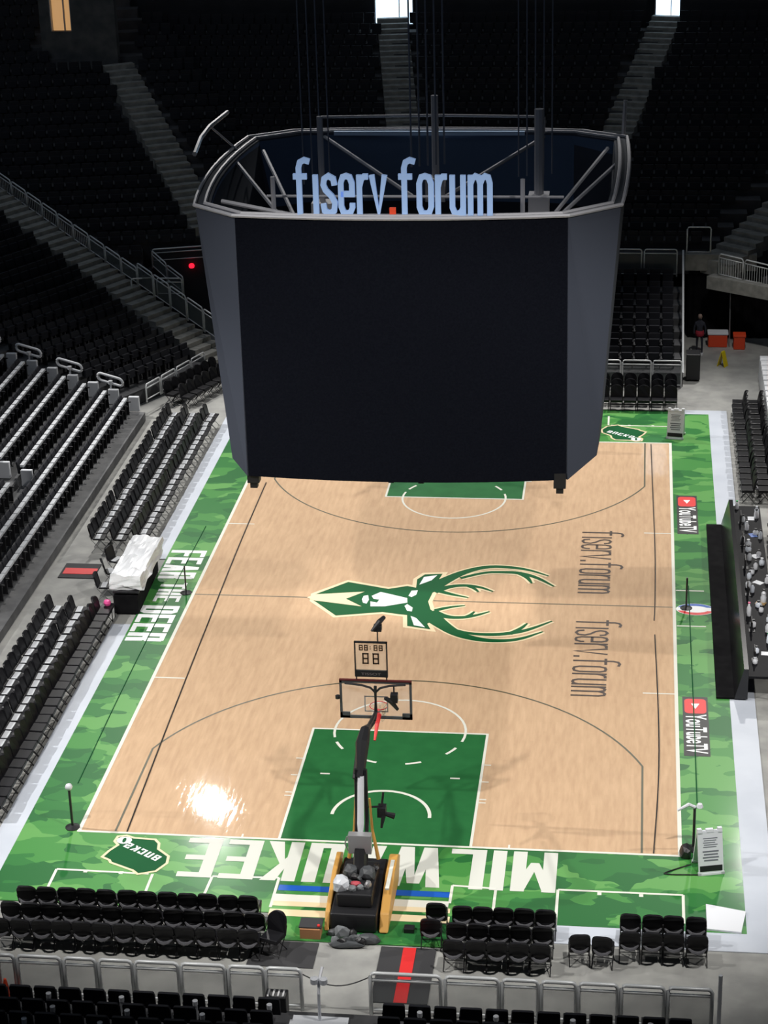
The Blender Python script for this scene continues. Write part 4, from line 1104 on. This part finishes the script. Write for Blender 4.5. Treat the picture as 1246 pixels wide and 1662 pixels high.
    mb = MB(); mb.tube([(0, .9, 2.1), (.4, .95, 2.1)], .025, 6); mb.box(.35, .85, 1.85, .55, 1.1, 2.1); mb.tube([(.45, .95, 2.1), (.48, 1.1, 2.42)], .03, 6); mb.tube([(.45, .8, 1.6), (.5, .9, 1.9)], [.03, .06], 8); mb.tube([(.5, .9, 1.95), (.75, .95, 1.85)], [.05, .08], 8)
    B('arm_camera', mb, M_black)
    mb = MB(); mb.box(-.28, .15, 1.25, .28, .35, 1.75); mb.tube([(-.3, .2, 1.3), (-.36, .2, 1.5), (-.3, .2, 1.7)], .02, 6); B('control_box', mb, M_steel, bevel=.04)
    return t


basket(1, 'near basketball hoop with glass board, shot clock and tan padded base')
basket(-1, 'far basketball hoop hidden behind the scoreboard')

# clutter behind the near basket
rnd = random.Random(11)
def lump(name, label, cat, loc, sz, m, seed, group=None):
    bm = bmesh.new(); bmesh.ops.create_icosphere(bm, subdivisions=2, radius=1); r_ = random.Random(seed)
    for v in bm.verts:
        k_ = 1 + r_.uniform(-.16, .16); v.co = Vector((v.co.x * sz[0] * k_, v.co.y * sz[1] * k_, max(-.5, v.co.z) * sz[2] * k_ + sz[2] * .5))
    me = bpy.data.meshes.new(name); bm.to_mesh(me); bm.free(); me.materials.append(m)
    o = bpy.data.objects.new(name, me); C.objects.link(o); o.location = loc
    return tag(o, label, cat, group)


M_bag = mat('grey_bag', (.06, .065, .07), .5); M_plastic = mat('plastic_bag', (.55, .58, .62), .3)
lump('plastic_bag', 'crumpled white plastic bag on the left of the near basket base', 'bag', (-.36, -17.7, .85), (.2, .22, .2), M_plastic, 1)
lump('weight_bag', 'grey-green sack on top of the near basket base', 'bag', (.22, -17.2, .85), (.2, .2, .18), M_bag, 2)
lump('weight_bag', 'dark sack on the left top of the near basket base', 'bag', (-.2, -17.15, .85), (.16, .2, .18), M_bag, 3)
lump('pink_cloth', 'small red cloth on top of the near basket base', 'cloth', (-.02, -17.6, .85), (.13, .09, .08), mat('pinkred', (.45, .06, .08), .6), 4)
lump('towel_pile', 'grey towel pile at the back of the near basket base', 'towels', (-.25, -18.48, .0), (.2, .13, .2), mat('greycloth', (.16, .17, .18), .7), 5)
lump('cable_heap', 'black cable heap on the floor right behind the near basket', 'cables', (.38, -18.6, .0), (.3, .16, .12), M_bag, 6)
lump('cable_heap', 'black cable heap on the floor at the back left of the near basket', 'cables', (-.1, -18.85, .0), (.45, .10, .10), M_bag, 7)
for i_ in range(10):
    lump('floor_coil', 'dark coil among the heap behind the near basket base', 'gear', (rnd.uniform(-.5, .75), rnd.uniform(-18.85, -18.42), 0), (rnd.uniform(.09, .16), rnd.uniform(.06, .1), rnd.uniform(.05, .16)), (M_bag, M_black, MATS['greycloth'], M_bag)[i_ % 4], 50 + i_, 'coils behind the near basket base')
for i_ in range(12):
    cx_, cy_ = rnd.uniform(-.36, .38), rnd.uniform(-17.85, -16.6); zz_ = .85 if cy_ < -16.5 else .5
    lump('stage_cable_coil', 'dark or grey coil among the gear piled on the near basket base', 'gear', (cx_, cy_, zz_), (rnd.uniform(.07, .13), rnd.uniform(.07, .12), rnd.uniform(.05, .12)), (M_bag, MATS['greycloth'], M_black, M_steel)[i_ % 4], 20 + i_, 'gear piled on the near basket base')
mb = MB(); mb.lathe([(.20, 0), (.20, .03), (.13, .05), (.03, .62), (.0, .63)], (0, 0, 0), 14)
tag(mb.build('traffic_cone', M_orange, loc=(-7.42, -21.55, -.03)), 'red-orange cone behind the near railing at the left edge', 'cone')
t = thing('louvred_crate', 'black crate with slots on top at the left of the near steps', 'crate', (-1.22, -21.75, -.03))
mb = MB(); mb.box(-.24, -.17, 0, .24, .17, .75); mb.build('body', M_black, t, bevel=.02)
mb = MB()
for k in range(4): mb.box(-.19 + k * .11, -.13, .75, -.15 + k * .11, .13, .76)
mb.build('slats', M_steel, t)
for i_ in range(20):
    mb = MB(); back_panel(mb, .50, .95, .12, .46, Matrix.Translation((0, -.23, 0)), .03, 4)
    tag(mb.build('covered_chair', M_sheet, loc=(11.52, 10.2 + i_ * .62, -.03)), 'white covered chair at the right edge, %s from the scorers table' % ordn(i_ + 1), 'chair', 'white covered chairs at the right edge').rotation_euler = (0, 0, math.pi / 2)
b_ = thing('carton', 'open brown carton with a dark lid left of the near basket base', 'box', (-.98, -18.45, 0))
mb = MB(); mb.box(-.24, -.18, 0, .24, .18, .26); mb.build('box', mat('cardboard', (.42, .20, .09), .8), b_)
mb = MB(); mb.box(-.27, -.14, .26, .27, .26, .30); mb.build('lid', M_mat, b_, bevel=.01)
mb = MB(); mb.lathe([(.0, 0), (.035, .01), (.035, .05), (0, .06)], (.2, -.1, .30), 8); mb.build('red_knob', M_red, b_)
mb = MB(); mb.box(1.18, -18.22, 0, 1.42, -18.02, .12); tag(mb.build('floor_box', M_black, bevel=.01), 'small black box on the green border right of the near basket', 'box')

# ------------------------------------------------------------------ scorers table
st = thing('scorers_table', 'long black scorers table with cluttered top on the right sideline', 'table', (9.6, 0, 0))
mb = MB(); mb.prism([(-.82, -6.0), (-.28, -6.0), (-.2, 6.55), (-.8, 6.55)], .016, .06); mb.build('base_plate', M_drape, st)
mb = MB(); y0, y1 = -6.05, 6.5
mb.add([(-.32, y0, .05), (-.08, y0, 1.0), (.05, y0, 1.0), (.05, y0, .05), (-.32, y1, .05), (-.08, y1, 1.0), (.05, y1, 1.0), (.05, y1, .05)], [(0, 1, 5, 4), (1, 2, 6, 5), (0, 3, 2, 1), (4, 5, 6, 7), (2, 3, 7, 6), (0, 4, 7, 3)])
mb.build('front_board', mat('gloss_board', (.01, .01, .012), .22), st)
mb = MB(); mb.box(.05, y0, .70, .95, y1, .78); mb.build('tabletop', mat('table_black', (.008, .008, .01), .6, spec=.15), st, bevel=.01)
for yy in (-5.9, -3, 0, 3, 6.3):
    mb = MB(); mb.box(.8, yy - .03, 0, .86, yy + .03, .7); mb.build('leg', M_black, st)
cols = [mat('clear_item', (.75, .80, .88), .25), mat('milky_item', (.75, .76, .8), .4), M_white, mat('blue_item', (.12, .2, .5), .4), mat('amber_item', (.5, .32, .12), .4)]
capc = [mat('green_cap', (.02, .4, .1), .4), mat('pink_cap', (.8, .08, .25), .4), M_white, M_black]
rnd = random.Random(5)
def bottle(loc, m, cap, label, r=.035, h=.2, group=None):
    mb = MB(); mb.lathe([(r * .9, 0), (r, .02), (r, h * .65), (r * .45, h * .85), (r * .4, h)], (0, 0, 0), 10)
    o = tag(mb.build('bottle', m, loc=loc, smooth=True), label, 'bottle', group)
    mb = MB(); mb.lathe([(r * .55, h), (r * .55, h + .035)], (0, 0, 0), 8); mb.build('cap', cap, o)


bottle((9.78, 6.2, .78), cols[1], capc[0], 'green-capped white bottle at the far end of the scorers table', .06, .28)
bottle((10.3, -3.9, .78), cols[0], capc[0], 'green-capped bottle at the near end of the scorers table', .05, .3)
bottle((9.82, -2.1, .78), cols[1], capc[1], 'tall pink-capped clear bottle near the front board of the scorers table', .07, .42)
for i in range(34):
    yy = 5.8 - i * .345; xx = rnd.choice((9.9, 10.05, 10.2, 10.35, 10.45)) + rnd.uniform(-.06, .06)
    if abs(yy + 3.9) < .2 or abs(yy + 2.1) < .2: continue
    bottle((xx, yy, .78), cols[i % 3], capc[3 if i % 4 else 2], 'clear or white bottle among the clutter on the scorers table', rnd.uniform(.06, .10), rnd.uniform(.16, .30), 'bottles on the scorers table')
for i, yy in enumerate((5.0, 3.2, 1.4, -.6, -3.1, -5.0)):
    t = thing('monitor', 'small black monitor facing the scorers seats, %s from the far end of the table' % ordn(i + 1), 'monitor', (9.86, yy, .78), 0, 'monitors on the scorers table')
    mb = MB(); mb.box(-.02, -.24, .08, .02, .24, .38); mb.build('screen', M_black, t, bevel=.01)
    mb = MB(); mb.box(-.08, -.1, 0, .1, .1, .015); mb.box(-.01, -.02, .015, .01, .02, .1); mb.build('stand', M_black, t)
for i, (yy, m) in enumerate(((5.4, M_white), (4.0, cols[3]), (2.3, M_white), (.3, M_white), (-1.2, cols[4]), (-4.6, M_white))):
    mb = MB(); mb.box(-.11, -.15, 0, .11, .15, .012, 0, Matrix.Rotation(.3 * i, 4, 'Z'))
    tag(mb.build('paper_stack', m, loc=(10.22, yy, .781)), '%s sheets lying on the scorers table, %s pile from the far end' % (('white', 'blue', 'white', 'white', 'amber', 'white')[i], ordn(i + 1)), 'papers', 'papers on the scorers table')
for i in range(9):
    chair(0, 11.0 + jit(.04), 5.6 - i * 1.25, math.pi / 2 + jit(.15), 'black chair behind the scorers table, %s from the far end' % ordn(i + 1), 'chairs behind the scorers table')

# ------------------------------------------------------------------ covered table on the left
tb = thing('folding_table', 'black folding table under the white plastic sheet on the left sideline', 'table', (-9.5, .1, 0), rad(2))
mb = MB(); mb.box(-.42, -1.65, .70, .42, 1.65, .75); mb.build('tabletop', M_black, tb)
for sx in (-.36, .36):
    for sy in (-1.5, 1.5): mb = MB(); mb.tube([(sx, sy, -.03), (sx, sy, .7)], .02, 6); mb.build('leg', M_black, tb)
mb = MB(); mb.box(-.40, -1.7, .02, .38, 1.6, .62); mb.build('black_skirt', M_drape, tb)
bm = bmesh.new(); bmesh.ops.create_cube(bm, size=1); bmesh.ops.subdivide_edges(bm, edges=bm.edges[:], cuts=9, use_grid_fill=True)
r_ = random.Random(3)
from mathutils import noise as nz
for v in bm.verts:
    x, y, zz = v.co
    v.co = Vector((x * .98, y * 3.2, zz * .5))
    q = nz.noise(Vector((x * 2.5, y * 7, zz * 3))); q2 = nz.noise(Vector((x * 6 + 4, y * 16, zz * 5)))
    v.co.z += q * .16 * (zz + .5) + q2 * .05; v.co.x += q2 * .08 * (.7 - zz) + q * .06; v.co.y += q * .08
    if zz < -.45: v.co.x *= 1.06
me = bpy.data.meshes.new('plastic_sheet'); bm.to_mesh(me); bm.free(); me.materials.append(M_sheet)
o = bpy.data.objects.new('plastic_sheet', me); C.objects.link(o); o.location = (-9.45, .15, 1.0)
tag(o, 'crumpled white plastic sheet covering the table on the left sideline', 'plastic sheet')
mb = MB(); mb.lathe([(0, 0), (.09, .02), (.12, .1), (.09, .18), (0, .2)], (0, 0, 0), 12)
pb = tag(mb.build('pink_bucket', mat('pink', (.85, .1, .35), .4), loc=(-9.95, -1.95, .45)), 'small pink object on the black stool beside the covered table', 'bucket')
mb = MB(); mb.box(-.2, -.2, .4, .2, .2, .45)
for sx in (-.17, .17):
    for sy in (-.17, .17): mb.tube([(sx, sy, -.03), (sx, sy, .4)], .015, 5)
tag(mb.build('stool', M_black, loc=(-9.95, -1.95, 0)), 'low black stool at the near end of the covered table', 'stool')
for k, (x, y, rz) in enumerate(((-10.45, .6, -1.2), (-10.5, 1.5, -1.9), (-10.4, -.5, -1.5))):
    chair(1, x, y, rz, 'loose black chair left of the covered table, %s from the court end' % ordn(k + 1), 'loose chairs behind the covered table')

# ------------------------------------------------------------------ signs and stands
def aframe(x, y, rz, label):
    t = thing('a_frame_sign', label, 'sign', (x, y, 0), rz)
    for s, nm in ((1, 'front_panel'), (-1, 'rear_panel')):
        M = Matrix.Translation((0, -s * .30, 0)) @ Matrix.Rotation(-s * rad(14.5), 4, 'X')
        mb = MB(); mb.box(-.31, -.02, .05, .31, .02, 1.1, 0, M); mb.box(-.33, -.03, .0, -.25, .03, .08, 0, M); mb.box(.25, -.03, 0, .33, .03, .08, 0, M)
        mb.box(-.33, -.03, 0, .33, .03, .05, 0, M); mb.box(-.31, -.035, 1.07, -.2, .035, 1.17, 0, M); mb.box(.2, -.035, 1.07, .31, .035, 1.17, 0, M); mb.box(-.09, -.03, 1.08, .09, .03, 1.15, 0, M)
        p_ = mb.build(nm, M_white, t)
        mb = MB()
        for k in range(5): mb.box(-.18 + .02 * (k % 2), -s * .021 - .003, .92 - k * .055, .18 - .03 * (k % 3), -s * .021 + .003, .94 - k * .055, 0, M)
        for k in range(4): mb.box(-.2 + .03 * (k % 2), -s * .021 - .003, .58 - k * .075, .2 - .02 * (k % 2), -s * .021 + .003, .615 - k * .075, 0, M)
        mb.build('print_lines', mat('print_grey', (.16, .17, .2), .6), p_)
        mb = MB(); mb.box(-.28, -s * .024 - .003, .1, .28, -s * .024 + .003, .24, 0, M); mb.build('black_band', M_black, p_)
    return t


aframe(8.32, -14.85, rad(14), 'white A-frame sign standing on the green border at the near right corner')
aframe(7.86, 15.1, rad(-8), 'white A-frame sign standing on the green border at the far right corner')
t = thing('wet_floor_sign', 'yellow folding floor sign on the concrete in front of the tunnel', 'sign', (9.88, 23.6, -.03), rad(60))
for s in (1, -1):
    M = Matrix.Translation((0, -s * .17, 0)) @ Matrix.Rotation(-s * rad(14), 4, 'X')
    mb = MB(); mb.prism([(-.16, 0), (.16, 0), (.12, .66), (-.12, .66)], -.015, .015); mb.v = [tuple(M @ Vector((a, c_, b))) for a, b, c_ in mb.v]; mb.build('panel', M_yellow, t)


def stand(x, y, h, label, ball, r=.03):
    t = thing('floor_stand', label, 'stand', (x, y, 0))
    mb = MB(); mb.lathe([(.19, 0), (.19, .02), (.06, .06), (.03, .07)], (0, 0, 0), 14); mb.build('base', M_black, t)
    mb = MB(); mb.tube([(0, 0, .05), (0, 0, h)], r, 8); mb.build('pole', M_black, t)
    if ball: mb = MB(); mb.lathe([(0, -.1), (.07, -.07), (.1, 0), (.07, .07), (0, .1)], (0, 0, h + .05), 12); mb.build('white_ball', M_white, t, smooth=True)
    return t


stand(-7.86, -14.2, 1.15, 'black floor stand topped by a white ball at the near left corner', True, .035)
stand(-7.9, .08, .95, 'thin black stand at the left end of the half court line', False, .025)
stand(8.02, -.05, 1.05, 'thin black stand beside the oval decal on the right border', False, .03)
t = stand(7.98, -14.0, 1.2, 'black stand with pale bent top behind the near right sign', False, .035)
mb = MB(); mb.tube([(0, 0, 1.2), (-.15, -.05, 1.3), (-.42, -.1, 1.15)], [.05, .05, .03], 8); mb.lathe([(0, 0), (.09, .03), (.06, .12), (0, .14)], (.12, 0, 1.18), 8); mb.build('pale_head', M_white, t)
lump('stand_weight', 'black weight bag at the foot of the bent stand by the near right sign', 'bag', (7.78, -14.35, 0), (.15, .22, .22), M_black, 8)


def cable(label, pts, r=.012, m=M_dkpaint):
    mb = MB(); mb.tube(smoothline(pts, 2), r, 5); tag(mb.build('floor_cable', m), label, 'cable')


cable('thin dark cable along the right side of the hardwood, far part', [(6.93, 14.2, .012), (7.0, 9, .012), (7.08, 4, .012), (7.06, 0, .012), (7.03, -1.0, .012)], .018)
cable('thin dark cable along the right side of the hardwood, near part', [(7.05, -2.0, .012), (7.13, -6, .012), (7.16, -9, .012), (7.12, -11.4, .012), (7.0, -14.3, .012)], .018)
cable('thin dark cable running down the left side of the hardwood', [(-6.95, 9.6, .012), (-6.9, 4, .012), (-6.75, -2, .012), (-6.6, -8, .012), (-6.4, -14.3, .012)], .02)
cable('thin dark cable on the green border left of the hardwood', [(-8.35, 5.5, .012), (-8.4, 0, .012), (-8.4, -6, .012), (-8.3, -12, .012)], .014, M_dgreen)
cable('thin dark cable on the green border right of the hardwood', [(8.12, 1.6, .012), (8.12, -2, .012), (8.13, -7, .012), (8.12, -11.8, .012)], .016, M_dgreen)
cable('black cable on the right border beside the near right sign', [(8.1, -15.2, .012), (7.2, -15.25, .012), (7.35, -15.1, .012), (7.9, -14.75, .012)], .02)

# ------------------------------------------------------------------ tunnel mouth props and person
for k, (x, y, lab) in enumerate(((9.75, 26.3, 'orange drinks cooler with a pale lid in front of the tunnel curtain'), (10.65, 26.0, 'smaller orange cooler right of the pole by the tunnel curtain'))):
    t = thing('cooler', lab, 'cooler', (x, y, -.03)); w_ = .42 if k == 0 else .25
    mb = MB(); mb.prism([(-w_ * .95, -.26), (w_ * .95, -.26), (w_, .26), (-w_, .26)], 0, .55); mb.build('body', M_orange, t, bevel=.03)
    mb = MB(); mb.box(-w_ - .02, -.28, .55, w_ + .02, .28, .64); mb.build('lid', M_white if k == 0 else M_orange, t, bevel=.02)
t = thing('equipment_case', 'tall black case beside the right edge of the far railing', 'case', (8.62, 21.9, -.03))
mb = MB(); mb.box(-.28, -.35, .06, .28, .35, 1.15); mb.build('body', M_black, t, bevel=.03)
mb = MB()
for sx in (-.2, .2):
    for sy in (-.25, .25): mb.lathe([(.03, 0), (.05, .02), (.03, .06)], (sx, sy, 0), 8)
mb.build('castors', M_mat, t)

def person(loc, rz):
    bm_v = [(0, 0, .92), (0, 0, 1.12), (0, 0, 1.36), (0, .01, 1.46), (0, .02, 1.58), (0, .02, 1.68),
            (.17, 0, 1.36), (.24, .03, 1.10), (.22, .14, .90), (-.17, 0, 1.36), (-.25, .02, 1.10), (-.22, .12, .88),
            (.09, 0, .88), (.10, .02, .48), (.11, -.02, .08), (.12, .12, .03), (-.09, 0, .88), (-.11, .05, .48), (-.12, .02, .08), (-.13, .16, .03)]
    bm_e = [(0, 1), (1, 2), (2, 3), (3, 4), (4, 5), (2, 6), (6, 7), (7, 8), (2, 9), (9, 10), (10, 11), (0, 12), (12, 13), (13, 14), (14, 15), (0, 16), (16, 17), (17, 18), (18, 19)]
    rr = [.14, .13, .14, .055, .09, .08, .065, .045, .03, .065, .045, .03, .09, .06, .04, .04, .09, .06, .04, .04]
    me = bpy.data.meshes.new('body'); me.from_pydata(bm_v, bm_e, []); o = bpy.data.objects.new('person', me); C.objects.link(o)
    o.location = loc; o.rotation_euler = (0, 0, rz)
    sk = o.modifiers.new('skin', 'SKIN')
    for i, v in enumerate(me.skin_vertices[0].data): v.radius = (rr[i], rr[i] * .8); v.use_root = (i == 0)
    sd = o.modifiers.new('s', 'SUBSURF'); sd.levels = 1; sd.render_levels = 1
    me.materials.append(mat('dark_clothes', (.02, .022, .035), .8))
    tag(o, 'person in dark top and red shorts standing by the far right tunnel', 'person')
    mb = MB(); mb.lathe([(.17, .80), (.19, .9), (.165, 1.02)], (0, 0, 0), 14); mb.build('red_shorts', mat('red_cloth', (.35, .02, .04), .8), o)
    mb = MB(); mb.lathe([(.0, 1.52), (.082, 1.56), (.095, 1.64), (.07, 1.73), (0, 1.76)], (0, .02, 0), 12); mb.build('head', mat('skin_tone', (.22, .15, .12), .6), o, smooth=True)
    mb = MB(); mb.box(.07, -.02, 0, .17, .2, .07); mb.box(-.18, .02, 0, -.08, .24, .07); mb.build('shoes', M_white, o)


person((8.95, 25.2, -.03), 3.0)
